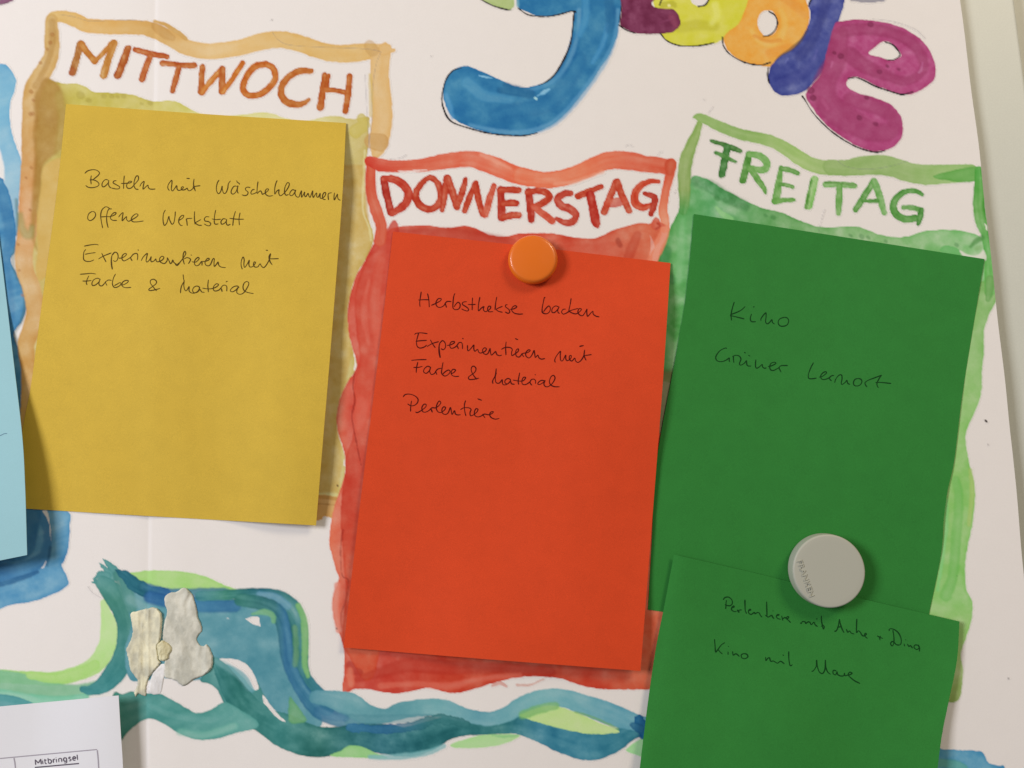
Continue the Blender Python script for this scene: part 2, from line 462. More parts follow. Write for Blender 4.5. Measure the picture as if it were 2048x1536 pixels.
stroke(PIDX["MITTWOCH_M1"], [(145, 140, 6), (143, 146, 6)], (176, 92, 50), a=.7, own=False)
letter("I1", "MITTWOCH", [[(256, 97, 6.5), (248, 120, 7), (236, 150, 7.5)]], (180, 98, 46))
letter("T1", "MITTWOCH", [[(270, 99, 5), (300, 107, 5.5), (334, 113, 5)], [(301, 112, 5.5), (292, 135, 6), (284, 158, 6.5)]], (188, 98, 48))
letter("T2", "MITTWOCH", [[(325, 126, 5.5), (360, 130, 5), (388, 131, 6)], [(358, 135, 5.5), (351, 160, 5.5), (345, 182, 5)]], (186, 98, 46))
letter("W1", "MITTWOCH", [[(405, 134, 5.5), (403, 160, 5.5), (403, 184, 7)], {'p': [(405, 184, 5), (424, 160, 5.5), (444, 138, 5.5)], 'c': (204, 122, 52)}, [(445, 138, 6), (444, 165, 6), (444, 184, 6)], {'p': [(446, 184, 5), (466, 156, 5), (485, 126, 5)], 'c': (204, 122, 52)}], (188, 104, 48))
letter("O1", "MITTWOCH", [[(530, 128), (510, 133), (494, 152), (486, 176), (496, 190), (516, 190), (536, 178), (550, 158), (547, 138), (532, 128)]], (196, 108, 44), r=6)
letter("C1", "MITTWOCH", [[(622, 142, 5), (600, 142, 6), (580, 152, 6), (565, 170, 6.5), (563, 190, 6.5), (574, 204, 7), (592, 209, 7), (608, 206, 5), (618, 199, 3)]], (192, 112, 52))
letter("H1", "MITTWOCH", [[(649, 150, 5), (645, 185, 6), (641, 215, 7)], [(657, 151, 4), (653, 178, 4)], [(650, 180, 4.5), (672, 181, 4.5), (694, 186, 4.5)], [(699, 153, 6), (696, 190, 6), (691, 222, 6)]], (186, 98, 42))

# --- green Friday field first, it lies under the red post
pg = part("green_field", "painted_field", "green painted field behind the green notes")
fill(pg, [(1384, 355), (1397, 353), (1417, 360), (1440, 374), (1466, 388), (1495, 403), (1525, 416), (1554, 422), (1573, 429), (1603, 442), (1632, 452), (1661, 455), (1678, 454), (1706, 453), (1726, 456), (1755, 468), (1785, 474), (1814, 473), (1843, 464), (1873, 460), (1902, 460), (1930, 463), (1961, 474),
            (1985, 500), (1990, 560), (1960, 620), (1900, 760), (1320, 760), (1318, 560), (1315, 528), (1320, 503), (1329, 483), (1339, 458), (1353, 431), (1362, 415), (1366, 400), (1372, 380)],
     [(1320, (72, 140, 72)), (1350, (92, 158, 84)), (1420, (88, 158, 92)), (1560, (108, 160, 94)), (1750, (122, 172, 100)), (1950, (128, 184, 110))], edge=.35, blot=.42, bs=30, soft=1.2)
stroke(pg, [(1386, 362, 9), (1420, 372, 12), (1450, 392, 12), (1490, 412, 10)], (62, 126, 70), a=.55, soft=5, own=False, blot=.5, bs=10)
for bx, by, br in [(1432, 396, 4), (1450, 400, 4), (1463, 399, 5), (1530, 430, 3), (1545, 434, 4), (1700, 470, 3), (1722, 472, 4), (1735, 474, 3), (1770, 482, 3), (1912, 489, 3)]:
    stroke(pg, [(bx, by, br), (bx + 3, by + 2, br)], (66, 126, 66), a=.45, soft=2, own=False)
stroke(pg, [(1432, 414, 2), (1445, 428, 5), (1462, 440, 6)], (150, 200, 130), a=.65, soft=1.5, own=False)
stroke(pg, [(1333, 500, 10), (1328, 540, 10), (1345, 560, 8)], (52, 118, 62), a=.6, soft=4, own=False)
stroke(pg, [(1366, 440, 7), (1362, 500, 10), (1358, 560, 9)], (120, 184, 116), a=.5, soft=6, own=False)
fill(pg, [(1318, 740), (1380, 740), (1330, 1000), (1300, 1000)], (104, 104, 60), a=.9, soft=8, curve=False)  # olive gap between orange and green notes, their shade painted into the colour
# right hand rim of the field
fill(pg, [(1976, 560), (1992, 586), (1991, 606), (1979, 628), (1968, 662), (1968, 700), (1964, 740), (1963, 780), (1957, 808), (1943, 838), (1933, 864), (1931, 886), (1937, 920), (1947, 960), (1950, 993), (1946, 1043), (1937, 1085), (1932, 1115), (1930, 1150), (1934, 1180), (1945, 1207), (1942, 1245), (1931, 1278), (1921, 1308), (1926, 1340), (1923, 1378), (1917, 1400), (1898, 1405), (1850, 1405), (1850, 700), (1900, 600)],
     [(560, (132, 176, 98)), (800, (148, 190, 110)), (960, (140, 188, 100)), (1200, (134, 186, 98)), (1330, (168, 190, 118)), (1400, (140, 160, 84))], axis='y', edge=.25, ew=4, blot=.25, soft=1.4)
stroke(pg, [(1912, 960, 8), (1918, 1000, 9), (1912, 1080, 10), (1906, 1150, 10), (1892, 1190, 12)], (116, 178, 88), a=.7, soft=3, own=False)
stroke(pg, [(1941, 940, 4), (1944, 990, 5), (1938, 1050, 4)], (170, 190, 106), a=.7, soft=2, own=False)
stroke(pg, [(1893, 1000, 4), (1892, 1060, 4), (1884, 1120, 4), (1875, 1180, 3)], (132, 196, 120), a=.7, soft=2, own=False)

pgf = part("green_frame", "painted_frame", "light green wavy painted frame around the word FREITAG")
stroke(pgf, [(505, 195, 30), (470, 300, 46), (420, 420, 58), (372, 560, 68), (352, 700, 68), (350, 850, 62), (355, 980, 55), (340, 1080, 45)], [(240, (142, 170, 92)), (330, (140, 164, 92)), (380, (132, 158, 84)), (420, (96, 156, 84))], axis='y', s=F1, edge=.3, ew=3, streak=.3, soft=1.3)
stroke(pgf, [(450, 125, 10), (480, 118, 28), (520, 130, 46), (600, 165, 48), (700, 215, 54), (800, 255, 56), (950, 305, 56), (1100, 335, 58), (1250, 375, 60), (1400, 455, 66), (1550, 555, 72), (1700, 625, 72), (1850, 645, 75), (1950, 640, 76)], [(1390, (140, 172, 94)), (1480, (142, 172, 98)), (1600, (158, 186, 106)), (1690, (152, 176, 106))], s=F1, edge=.22, ew=3, streak=.2)
stroke(pgf, [(60, 222, 74), (200, 235, 80), (330, 222, 92), (450, 208, 100), (600, 205, 102), (720, 230, 100), (850, 275, 100), (1000, 303, 104), (1100, 305, 104), (1250, 300, 96), (1400, 290, 92), (1500, 285, 88)], [(1650, (152, 176, 106)), (1800, (150, 176, 104)), (1900, (156, 186, 110)), (1950, (150, 184, 108))], s=F2, edge=.22, ew=3, streak=.2)
fill(pgf, [(1110, 320), (1200, 290), (1330, 262), (1440, 235), (1560, 222), (1600, 228), (1610, 320), (1560, 370), (1400, 380), (1250, 362), (1150, 345)], (104, 166, 76), s=F2, edge=.35, a=.9)
stroke(pgf, [(1585, 260, 40), (1595, 400, 55), (1592, 520, 62), (1590, 640, 62), (1612, 780, 62), (1648, 900, 48), (1672, 1050, 42), (1690, 1200, 50), (1700, 1380, 58), (1698, 1500, 52)], [(340, (96, 168, 76)), (420, (98, 160, 72)), (500, (110, 176, 92)), (570, (126, 184, 100))], axis='y', s=F2, edge=.3, ew=3, streak=.4, blot=.3)
stroke(pgf, [(1980, 560, 9), (1978, 585, 8), (1976, 598, 5)], (116, 164, 88), a=.9, soft=1.5)
stroke(pgf, [(1500, 1040, 14), (1560, 980, 28), (1620, 950, 26)], (92, 148, 76), s=F2, a=.8, soft=3)
stroke(pgf, [(1562, 1060, 22), (1600, 1050, 22)], (140, 178, 112), s=F2, a=.7, soft=3)
fill(pgf, [(1190, 1085), (1215, 1035), (1290, 1035), (1370, 1062), (1410, 1125), (1300, 1125)], (108, 178, 98), s=F2, a=.85, soft=1, edge=.1)
erase([(1919, 500), (1931, 507), (1945, 511), (1958, 508), (1968, 500), (1972, 520), (1950, 520), (1928, 514)], a=.75, soft=1.6)
erase([(1970, 448), (1973, 460), (1975, 462), (1973, 450)], a=.8, soft=.7)

LG = (98, 154, 74)
letter("F1", "FREITAG", [{'p': [(630, 368, 20), (700, 388, 22), (780, 415, 26), (850, 445, 28), (925, 472, 22)], 'c': (84, 128, 66)}, {'p': [(790, 430, 34), (765, 560, 38), (735, 710, 36)], 'c': (72, 124, 62)}, {'p': [(672, 488, 20), (740, 515, 22), (810, 552, 22), (875, 580, 16)], 'c': (84, 136, 66)}], LG, s=F1)
letter("R1", "FREITAG", [{'p': [(1012, 505, 34), (985, 640, 36), (950, 770, 36)], 'c': (92, 144, 66)}, {'p': [(1015, 503, 28), (1110, 515, 34), (1185, 570, 36), (1195, 640, 36), (1130, 668, 34), (1030, 640, 26)], 'c': (116, 166, 86)}, {'p': [(1020, 650, 28), (1095, 750, 32), (1165, 850, 26), (1185, 905, 12)], 'c': (108, 158, 78)}], LG, s=F1)
letter("E1", "FREITAG", [{'p': [(1342, 640, 22), (1320, 790, 34), (1290, 970, 38)], 'c': (116, 164, 86)}, {'p': [(1340, 650, 24), (1430, 665, 26), (1515, 700, 22)], 'c': (104, 154, 76)}, {'p': [(1325, 815, 18), (1390, 818, 20), (1460, 838, 18)], 'c': (96, 148, 68)}, {'p': [(1278, 985, 34), (1370, 975, 24), (1475, 972, 20)], 'c': (112, 162, 80)}], LG, s=F1)
letter("I1", "FREITAG", [{'p': [(1685, 765, 38), (1655, 900, 40), (1622, 1035, 40)], 'c': (140, 186, 104)}, {'p': [(1652, 770, 12), (1625, 900, 14), (1598, 1050, 16)], 'c': (96, 148, 66)}], LG, s=F1)
letter("T1", "FREITAG", [{'p': [(15, 402, 30), (150, 405, 30), (290, 415, 32), (325, 422, 16)], 'c': (128, 174, 98)}, {'p': [(15, 382, 12), (150, 388, 12), (320, 408, 14)], 'c': (98, 146, 70)}, {'p': [(158, 425, 30), (155, 560, 34), (148, 700, 26)], 'c': (110, 162, 80)}], LG, s=F2)
letter("A1", "FREITAG", [{'p': [(325, 660, 30), (415, 520, 34), (505, 375, 28)], 'c': (100, 152, 74)}, {'p': [(515, 370, 34), (570, 530, 36), (618, 690, 28)], 'c': (118, 168, 90)}, {'p': [(400, 575, 18), (545, 572, 20)], 'c': (92, 146, 68)}], LG, s=F2)
letter("G1", "FREITAG", [{'p': [(1005, 505, 20), (950, 475, 24), (870, 468, 26), (790, 500, 30), (725, 570, 34), (708, 640, 36), (745, 715, 38), (830, 758, 38), (930, 750, 36)], 'c': (98, 152, 74)}, {'p': [(812, 640, 22), (890, 640, 26), (985, 665, 28)], 'c': (104, 156, 78)}, {'p': [(998, 665, 24), (985, 740, 32), (965, 810, 18)], 'c': (80, 138, 60)}], LG, s=F2)

# --- Thursday: red frame and field
pr = part("red_field", "painted_field", "red painted field behind the orange note")
fill(pr, [(773, 464), (787, 455), (816, 452), (855, 451), (884, 455), (905, 455), (929, 452), (953, 457), (978, 469), (1010, 473), (1040, 467), (1078, 466), (1109, 467), (1137, 473), (1176, 477), (1195, 475), (1225, 461), (1254, 452), (1283, 446), (1299, 447), (1308, 440),
          (1322, 446), (1320, 480), (1308, 500), (1306, 560), (1322, 900), (1340, 1200), (1345, 1379), (1300, 1379), (1240, 1379), (1200, 1378), (1160, 1370), (1120, 1357), (1080, 1353), (1040, 1354), (1000, 1362), (965, 1373), (930, 1383), (905, 1386), (888, 1384), (858, 1375), (830, 1381), (800, 1386), (770, 1385), (740, 1379), (712, 1378), (686, 1384),
          (689, 1340), (688, 1300), (681, 1272), (669, 1242), (665, 1210), (668, 1185), (678, 1158), (672, 1140), (664, 1112), (659, 1084), (661, 1050), (668, 1015), (682, 975), (690, 945), (690, 912), (684, 888), (676, 862), (673, 832), (679, 800), (692, 770), (712, 738), (713, 722), (706, 700), (697, 660), (696, 615), (709, 560), (730, 520), (745, 492), (755, 480)],
     [(660, (222, 116, 86)), (700, (206, 84, 66)), (740, (200, 76, 62)), (900, (196, 72, 50)), (1200, (194, 74, 52)), (1300, (204, 96, 66))], edge=.25, blot=.3, bs=36, soft=1.3)
fill(pr, [(752, 500), (722, 545), (711, 585), (710, 625), (714, 670), (719, 712), (716, 740), (708, 772), (707, 802), (708, 830), (708, 855), (704, 880), (692, 912), (690, 945), (684, 985), (682, 1030), (683, 1075), (688, 1130), (692, 1180), (688, 1230), (690, 1300), (760, 1300), (800, 500)],
     [(560, (200, 70, 52)), (800, (208, 84, 62)), (950, (194, 64, 46)), (1300, (204, 80, 52))], axis='y', edge=.3, a=.9, soft=1.6, blot=.22)
stroke(pr, [(738, 560, 4), (730, 600, 6), (729, 640, 7), (738, 690, 4)], (212, 98, 78), a=.7, soft=2, own=False)
stroke(pr, [(722, 800, 10), (716, 850, 12), (728, 810, 12)], (216, 96, 76), a=.6, soft=4, own=False)
stroke(pr, [(762, 520, 10), (750, 600, 12), (758, 700, 10)], (214, 96, 74), a=.5, soft=6, own=False)
stroke(pr, [(709, 745, 1), (706, 775, 1.2), (710, 800, 1.2), (704, 830, 1.2), (706, 850, 1.4), (714, 890, 1.2), (722, 930, 1)], (150, 40, 34), a=.65, soft=1, own=False)
stroke(pr, [(684, 1080, 1.3), (686, 1060, 1.3), (681, 1100, 1.3), (684, 1150, 1.3), (696, 1160, 1), (693, 1195, 1.2), (682, 1230, 1.4), (683, 1260, 1.2)], (140, 40, 40), a=.45, soft=1, own=False)
stroke(pr, [(675, 1170, 6), (671, 1215, 7), (678, 1260, 6)], (220, 132, 112), a=.8, soft=2.5, own=False)
stroke(pr, [(800, 470, 12), (860, 470, 14), (930, 472, 14), (1020, 492, 16)], (176, 56, 42), a=.6, soft=5, own=False)
stroke(pr, [(1130, 505, 14), (1170, 505, 16), (1230, 500, 16)], (200, 84, 60), a=.6, soft=6, own=False)
stroke(pr, [(1236, 480, 5), (1240, 490, 5)], (150, 48, 34), a=.6, soft=3, own=False)
stroke(pr, [(1275, 470, 8), (1262, 500, 10), (1255, 520, 10)], (180, 58, 38), a=.5, soft=3, own=False)
stroke(pr, [(700, 1330, 8), (705, 1340, 8), (720, 1345, 6)], (172, 52, 42), a=.7, soft=3, own=False)
stroke(pr, [(715, 1358, 6), (760, 1345, 10), (820, 1330, 14), (900, 1335, 14), (1000, 1336, 10), (1100, 1342, 10)], (178, 54, 40), a=.6, soft=4, own=False)
stroke(pr, [(696, 1352, 5), (702, 1370, 6), (700, 1340, 6)], (224, 130, 104), a=.6, soft=3, own=False)
stroke(pr, [(760, 1372, 6), (830, 1368, 6), (900, 1372, 8), (960, 1358, 6), (1040, 1350, 5)], (214, 108, 88), a=.6, soft=3, own=False)
stroke(pr, [(985, 1371, 3), (1000, 1366, 4), (1013, 1373, 2)], (196, 110, 92), a=.6)
stroke(pr, [(1034, 1370, 2), (1060, 1370, 1.6), (1078, 1362, 1.2), (1088, 1358, 1)], (196, 130, 112), a=.6)

prf = part("red_frame", "painted_frame", "red wavy painted frame around the word DONNERSTAG")
RF = (216, 108, 78)
stroke(prf, [(455, 265, 48), (470, 330, 50), (466, 450, 52), (470, 560, 55), (500, 700, 58), (540, 820, 60), (570, 900, 58), (575, 1000, 60), (560, 1080, 60)], (208, 88, 62), s=D1, edge=.3, soft=1.4, streak=.25)
stroke(prf, [(455, 265, 48), (540, 300, 64), (640, 318, 64), (800, 320, 62), (1000, 308, 68), (1250, 266, 80), (1480, 246, 84), (1640, 285, 90), (1780, 335, 94), (1920, 395, 92), (2080, 440, 88)], [(740, (208, 78, 60)), (820, (214, 100, 74)), (960, (218, 106, 78)), (1060, (224, 116, 82))], s=D1, edge=.28, ew=3, streak=.35, soft=1.3)
stroke(prf, [(220, 420, 88), (350, 448, 82), (500, 460, 84), (640, 440, 84), (780, 395, 84), (920, 335, 88), (1060, 275, 90), (1200, 255, 94), (1350, 270, 92), (1480, 295, 84), (1620, 310, 82), (1730, 325, 78)], [(1020, (222, 112, 78)), (1160, (222, 120, 84)), (1260, (214, 108, 80)), (1340, (206, 88, 60))], s=D2, edge=.28, ew=3, streak=.35, soft=1.3)
stroke(prf, [(560, 500, 22), (750, 480, 22), (900, 430, 20), (1050, 375, 18)], (228, 152, 120), s=D2, a=.6, soft=2.5, own=False)
stroke(prf, [(1600, 205, 22), (1700, 240, 26), (1790, 290, 22), (1900, 345, 16)], (232, 160, 132), s=D1, a=.55, soft=2.5, own=False)
stroke(prf, [(1745, 300, 62), (1740, 400, 50), (1715, 500, 42), (1690, 620, 42), (1668, 760, 48), (1690, 880, 44), (1690, 960, 46)], [(330, (200, 84, 56)), (370, (212, 100, 70)), (440, (224, 134, 98))], axis='y', s=D2, edge=.3, soft=1.2, streak=.2)
stroke(prf, [(1690, 960, 44), (1660, 1060, 56), (1600, 1180, 62), (1560, 1290, 50)], (224, 132, 100), s=D2, edge=.2, a=.9, soft=2)
stroke(prf, [(1600, 880, 42), (1590, 930, 40), (1640, 925, 28), (1670, 920, 16)], (204, 92, 68), s=D2, a=.9, soft=1.4, wob=2)
stroke(prf, [(1610, 905, 10), (1640, 930, 10), (1600, 960, 8)], (176, 56, 38), s=D2, a=.7, soft=1.5, own=False)
stroke(prf, [(1745, 300, 50), (1740, 370, 44)], (196, 76, 48), s=D2, a=.7, soft=1.5)
erase([(796, 341), (820, 341), (846, 339), (855, 340), (830, 344), (806, 345)], a=.7, soft=.8)
erase([(1300, 470), (1309, 490), (1303, 505), (1298, 515), (1302, 490)], a=.25, soft=1)

LR = (186, 66, 42); LR2 = (200, 86, 62)
letter("D1", "DONNERSTAG", [{'p': [(600, 450, 36), (635, 630, 36), (672, 790, 34)], 'c': (170, 46, 32)}, [(610, 446, 32), (710, 455, 36), (800, 510, 40), (852, 590, 42), (845, 665, 42), (790, 735, 38), (690, 800, 34)]], (190, 66, 46), s=D1)
letter("O1", "DONNERSTAG", [{'p': [(1070, 432, 26), (1005, 480, 28), (940, 570, 32), (935, 660, 36), (990, 735, 36), (1075, 762, 34), (1150, 725, 34), (1188, 640, 34), (1175, 540, 32), (1130, 465, 28), (1075, 432, 26)]}], LR, s=D1)
letter("N1", "DONNERSTAG", [[(1242, 440, 28), (1228, 600, 32), (1200, 770, 22)], [(1255, 440, 32), (1300, 570, 36), (1350, 735, 34)], [(1355, 730, 28), (1400, 600, 30), (1440, 455, 24)]], LR, s=D1)
letter("N2", "DONNERSTAG", [[(1430, 775, 28), (1480, 640, 30), (1540, 490, 26)], [(1545, 490, 26), (1572, 660, 30), (1612, 815, 26)], {'p': [(1640, 815, 32), (1685, 660, 34), (1728, 525, 28)], 'c': LR2}], LR, s=D1)
letter("E1", "DONNERSTAG", [{'p': [(1800, 555, 34), (1806, 700, 38), (1810, 845, 38)], 'c': (178, 56, 40)}, [(1790, 565, 28), (1890, 562, 34), (1985, 566, 30)], [(1815, 705, 28), (1890, 698, 34), (1955, 700, 32)], [(1825, 850, 30), (1910, 825, 34), (1985, 822, 32)]], LR, s=D1)
letter("R1", "DONNERSTAG", [{'p': [(292, 580, 36), (312, 740, 38), (322, 870, 32)], 'c': (176, 54, 38)}, [(280, 592, 24), (380, 572, 30), (470, 590, 34), (505, 640, 34), (440, 695, 34), (340, 735, 30)], {'p': [(350, 735, 28), (430, 800, 32), (535, 880, 34)], 'c': LR2}], LR, s=D2)
letter("S1", "DONNERSTAG", [[(725, 595, 28), (650, 605, 34), (590, 660, 36), (630, 725, 38), (730, 765, 40), (778, 830, 34), (735, 890, 36), (660, 895, 30), (580, 860, 18)]], (182, 62, 44), s=D2)
letter("T1", "DONNERSTAG", [[(800, 625, 32), (900, 585, 32), (1035, 528, 24)], {'p': [(925, 610, 40), (955, 750, 42), (980, 880, 44), (1000, 940, 14)], 'c': (180, 54, 40)}], LR, s=D2)
letter("A1", "DONNERSTAG", [[(1070, 785, 34), (1125, 640, 34), (1185, 485, 30)], [(1200, 480, 32), (1250, 620, 34), (1322, 775, 30)], {'p': [(1105, 700, 40), (1190, 688, 44), (1270, 670, 36)], 'c': LR2, 'k': {'a': .85}}], LR, s=D2)
letter("G1", "DONNERSTAG", [[(1620, 478, 22), (1540, 475, 26), (1440, 520, 32), (1380, 610, 38), (1390, 700, 38), (1460, 740, 34), (1545, 715, 24)], {'p': [(1480, 598, 22), (1580, 640, 30), (1575, 730, 32), (1545, 808, 26)], 'c': (176, 56, 40)}], (196, 72, 46), s=D2)

# --- title letters at the top
PEN = (34, 30, 34)
pg1 = part("title_leaf", "painted_lettering", "pale green rounded piece of title lettering at the top edge")
fill(pg1, [(950, -40), (1030, -40), (1028, 0), (1027, 14), (1021, 20), (1012, 19), (995, 14), (978, 7), (960, -4)], (172, 186, 120), edge=.3, blot=.2)
po1 = part("title_purple", "painted_lettering", "dark purple title letter with rounded stroke")
py1 = part("title_yellow", "painted_lettering", "yellow round title letter")
fill(py1, [(1318, -40), (1500, -40), (1500, 0), (1494, 20), (1480, 48), (1462, 66), (1450, 76), (1432, 86), (1405, 91), (1378, 92), (1350, 89), (1334, 82), (1322, 68), (1316, 40)], (206, 200, 66), blot=.25, bs=20, edge=.2, holes=[[(1380, -30), (1382, 2), (1392, 11), (1403, 13), (1413, 7), (1417, -4), (1415, -30)]])
stroke(py1, [(1360, 55, 9), (1395, 50, 10), (1430, 53, 8)], (180, 172, 44), a=.55, soft=5, own=False)
stroke(py1, [(1430, 10, 8), (1434, 30, 8), (1424, 45, 7)], (222, 218, 110), a=.6, soft=5, own=False)
stroke(py1, [(1325, 10, 6), (1345, 8, 6), (1350, 12, 4)], (168, 160, 46), a=.6, soft=3, own=False)
stroke(py1, [(1338, 11, 3), (1339, 11, 3)], (232, 226, 150), a=.9, soft=1.2, own=False)
po2 = part("title_orange", "painted_lettering", "orange round title letter with an oval hole")
fill(po2, [(1500, -40), (1610, -40), (1612, 0), (1619, 22), (1617, 48), (1606, 80), (1588, 105), (1570, 118), (1558, 128), (1545, 134), (1522, 131), (1497, 126), (1470, 114), (1453, 96), (1448, 76), (1458, 62), (1475, 50), (1488, 24), (1496, 0)], (228, 160, 66), blot=.22, bs=18, edge=.3, holes=[[(1530, 21), (1545, 22), (1554, 38), (1555, 52), (1547, 67), (1532, 72), (1520, 62), (1514, 46), (1519, 30)]])
stroke(po2, [(1562, 22, 6), (1570, 45, 7), (1562, 72, 7), (1545, 88, 7), (1520, 84, 6), (1504, 62, 5)], (236, 184, 96), a=.6, soft=4, own=False)
stroke(po2, [(1510, 72, 4), (1535, 82, 3), (1560, 80, 4)], (214, 136, 54), a=.6, soft=3, own=False)
stroke(po2, [(1540, 106, 8), (1580, 98, 10)], (222, 140, 48), a=.5, soft=5, own=False)
stroke(po2, [(1560, -10, 7), (1590, 10, 8), (1610, 30, 6)], (216, 134, 50), a=.5, soft=6, own=False)
pnav = part("title_navy", "painted_lettering", "navy blue slanting title letter")
fill(pnav, [(1625, -40), (1696, -40), (1690, 0), (1683, 25), (1672, 58), (1664, 90), (1655, 122), (1642, 148), (1626, 166), (1606, 184), (1572, 192), (1553, 187), (1540, 170), (1536, 150), (1545, 128), (1560, 112), (1584, 98), (1602, 78), (1616, 52), (1621, 26), (1617, 10), (1621, -5)], (68, 76, 138), blot=.28, bs=22, edge=.3, streak=.1)
stroke(pnav, [(1660, -20, 10), (1640, 40, 9), (1622, 85, 9), (1600, 112, 10)], (52, 58, 118), a=.6, soft=6, own=False)
stroke(pnav, [(1560, 165, 9), (1600, 150, 10), (1630, 120, 10)], (58, 64, 130), a=.5, soft=7, own=False)
stroke(pnav, [(1575, 118, 3), (1571, 125, 2)], (126, 130, 176), a=.6, soft=1.5, own=False)
stroke(pnav, [(1634, 100, 2), (1628, 118, 3)], (104, 104, 160), a=.6, soft=2, own=False)
pmag = part("title_magenta", "painted_lettering", "magenta title letter e")
fill(pmag, [(1672, 46), (1690, 41), (1715, 39), (1745, 41), (1780, 47), (1812, 59), (1842, 79), (1862, 106), (1871, 134), (1868, 158), (1850, 176), (1824, 188), (1804, 188), (1778, 181), (1750, 170), (1726, 158), (1707, 154), (1695, 160), (1693, 170), (1702, 180), (1722, 188), (1752, 196), (1780, 208), (1799, 228), (1806, 252), (1802, 277), (1785, 295), (1760, 302), (1735, 300), (1700, 284), (1662, 258), (1632, 226), (1612, 192), (1624, 170), (1642, 148), (1652, 110), (1662, 72)],
     (176, 72, 116), blot=.22, bs=16, edge=.2, holes=[[(1737, 107), (1750, 94), (1765, 83), (1779, 85), (1793, 96), (1802, 110), (1794, 117), (1780, 121), (1760, 114)]])
MD = (150, 54, 90)
stroke(pmag, [(1690, 62, 12), (1735, 58, 12), (1790, 68, 11), (1830, 92, 11), (1848, 128, 9), (1836, 152, 8), (1808, 162, 9), (1775, 152, 10), (1730, 132, 14), (1700, 110, 16)], MD, a=.6, soft=4, own=False)
stroke(pmag, [(1680, 70, 16), (1672, 120, 20), (1650, 165, 22), (1655, 205, 24), (1690, 235, 26), (1740, 262, 20), (1780, 262, 16), (1785, 235, 12), (1745, 212, 14), (1700, 200, 14)], MD, a=.6, soft=5, own=False)
for bx, by, br in [(1681, 112, 5), (1758, 143, 4), (1774, 132, 3), (1796, 138, 3), (1718, 235, 5), (1750, 247, 4), (1620, 180, 7), (1625, 195, 6), (1740, 48, 5), (1733, 195, 4), (1668, 105, 3)]:
    stroke(pmag, [(bx, by, br), (bx + 2, by + 1, br)], (118, 34, 68), a=.65, soft=2, own=False)
stroke(pmag, [(1665, 125, 3), (1662, 135, 2)], (190, 104, 140), a=.7, soft=1.5, own=False)
stroke(pmag, [(1730, 232, 3), (1750, 242, 3)], (184, 92, 128), a=.6, soft=2, own=False)
stroke(pmag, [(1645, 200, 4), (1655, 218, 4)], (184, 92, 128), a=.5, soft=3, own=False)
stroke(pmag, [(1845, 125, 2), (1843, 138, 3), (1838, 145, 2)], (196, 116, 150), a=.6, soft=1.5, own=False)
pgb = part("title_blue", "painted_lettering", "blue title letter g with a long hooked tail")
fill(pgb, [(1032, -40), (1246, -40), (1243, 10), (1239, 40), (1234, 72), (1222, 104), (1205, 130), (1186, 160), (1160, 194), (1135, 224), (1110, 246), (1085, 260), (1055, 270), (1018, 271), (982, 267), (948, 257), (914, 242), (898, 225), (887, 196), (888, 168), (899, 146), (915, 136), (935, 132), (955, 140), (980, 150), (1005, 162), (1030, 172), (1055, 175), (1076, 170), (1095, 162), (1113, 144), (1126, 124), (1136, 95), (1143, 65), (1147, 38), (1149, 26), (1138, 23), (1120, 28), (1095, 33), (1070, 30), (1050, 22), (1036, 15), (1033, 0)],
     (48, 116, 156), blot=.25, bs=28, edge=.1, soft=1.1)
BL = (92, 150, 182)
stroke(pgb, [(1236, 20, 4), (1230, 75, 5), (1212, 118, 6), (1180, 166, 7), (1140, 216, 7), (1100, 250, 7), (1050, 264, 6), (1000, 263, 5), (940, 250, 4)], BL, a=.65, soft=3, own=False)
stroke(pgb, [(1158, 20, 5), (1156, 60, 5), (1146, 100, 5), (1130, 135, 5), (1105, 162, 5), (1075, 176, 4), (1050, 180, 3)], BL, a=.6, soft=3, own=False)
stroke(pgb, [(1172, 0, 7), (1170, 40, 7), (1160, 70, 5)], (70, 142, 182), a=.6, soft=4, own=False)
stroke(pgb, [(1215, 50, 4), (1205, 90, 5), (1185, 125, 4)], (84, 152, 190), a=.5, soft=3, own=False)
stroke(pgb, [(892, 190, 5), (900, 215, 6), (905, 235, 4)], (84, 150, 190), a=.6, soft=3, own=False)
stroke(pgb, [(935, 165, 12), (965, 190, 12), (1000, 196, 10), (1020, 200, 8)], (80, 146, 180), a=.55, soft=4, own=False)
stroke(pgb, [(1010, 170, 5), (1040, 182, 9), (1060, 188, 8), (1000, 180, 6)], (36, 96, 136), a=.7, soft=4, own=False)
stroke(pgb, [(990, 230, 10), (1020, 222, 12), (1090, 210, 14), (1130, 170, 14), (1160, 120, 12)], (38, 106, 150), a=.6, soft=8, own=False)
stroke(pgb, [(1218, 0, 8), (1222, 35, 9), (1218, 60, 6)], (34, 96, 138), a=.6, soft=5, own=False)
stroke(pgb, [(1075, 192, 1), (1088, 184, 4), (1098, 179, 2)], (132, 184, 208), a=.85, soft=1.2, own=False)
stroke(pgb, [(1070, 196, 2), (1073, 198, 2)], (176, 210, 224), a=.9, soft=1, own=False)
stroke(pgb, [(958, 151, 1), (970, 154, 1.4), (985, 156, .8)], (140, 188, 212), a=.9, soft=1, own=False)
stroke(pgb, [(1035, -10, 3), (1036, 12, 3)], (120, 170, 180), a=.7, soft=2, own=False)
fill(po1, [(1245, -40), (1325, -40), (1312, -6), (1303, 6), (1308, 14), (1325, 17), (1345, 18), (1357, 30), (1361, 48), (1352, 60), (1338, 66), (1308, 68), (1275, 67), (1252, 58), (1240, 48), (1243, 20)], (112, 44, 72), blot=.2, bs=14, edge=.15)
stroke(po1, [(1345, 35, 7), (1352, 52, 5)], (150, 74, 96), a=.6, soft=4, own=False)
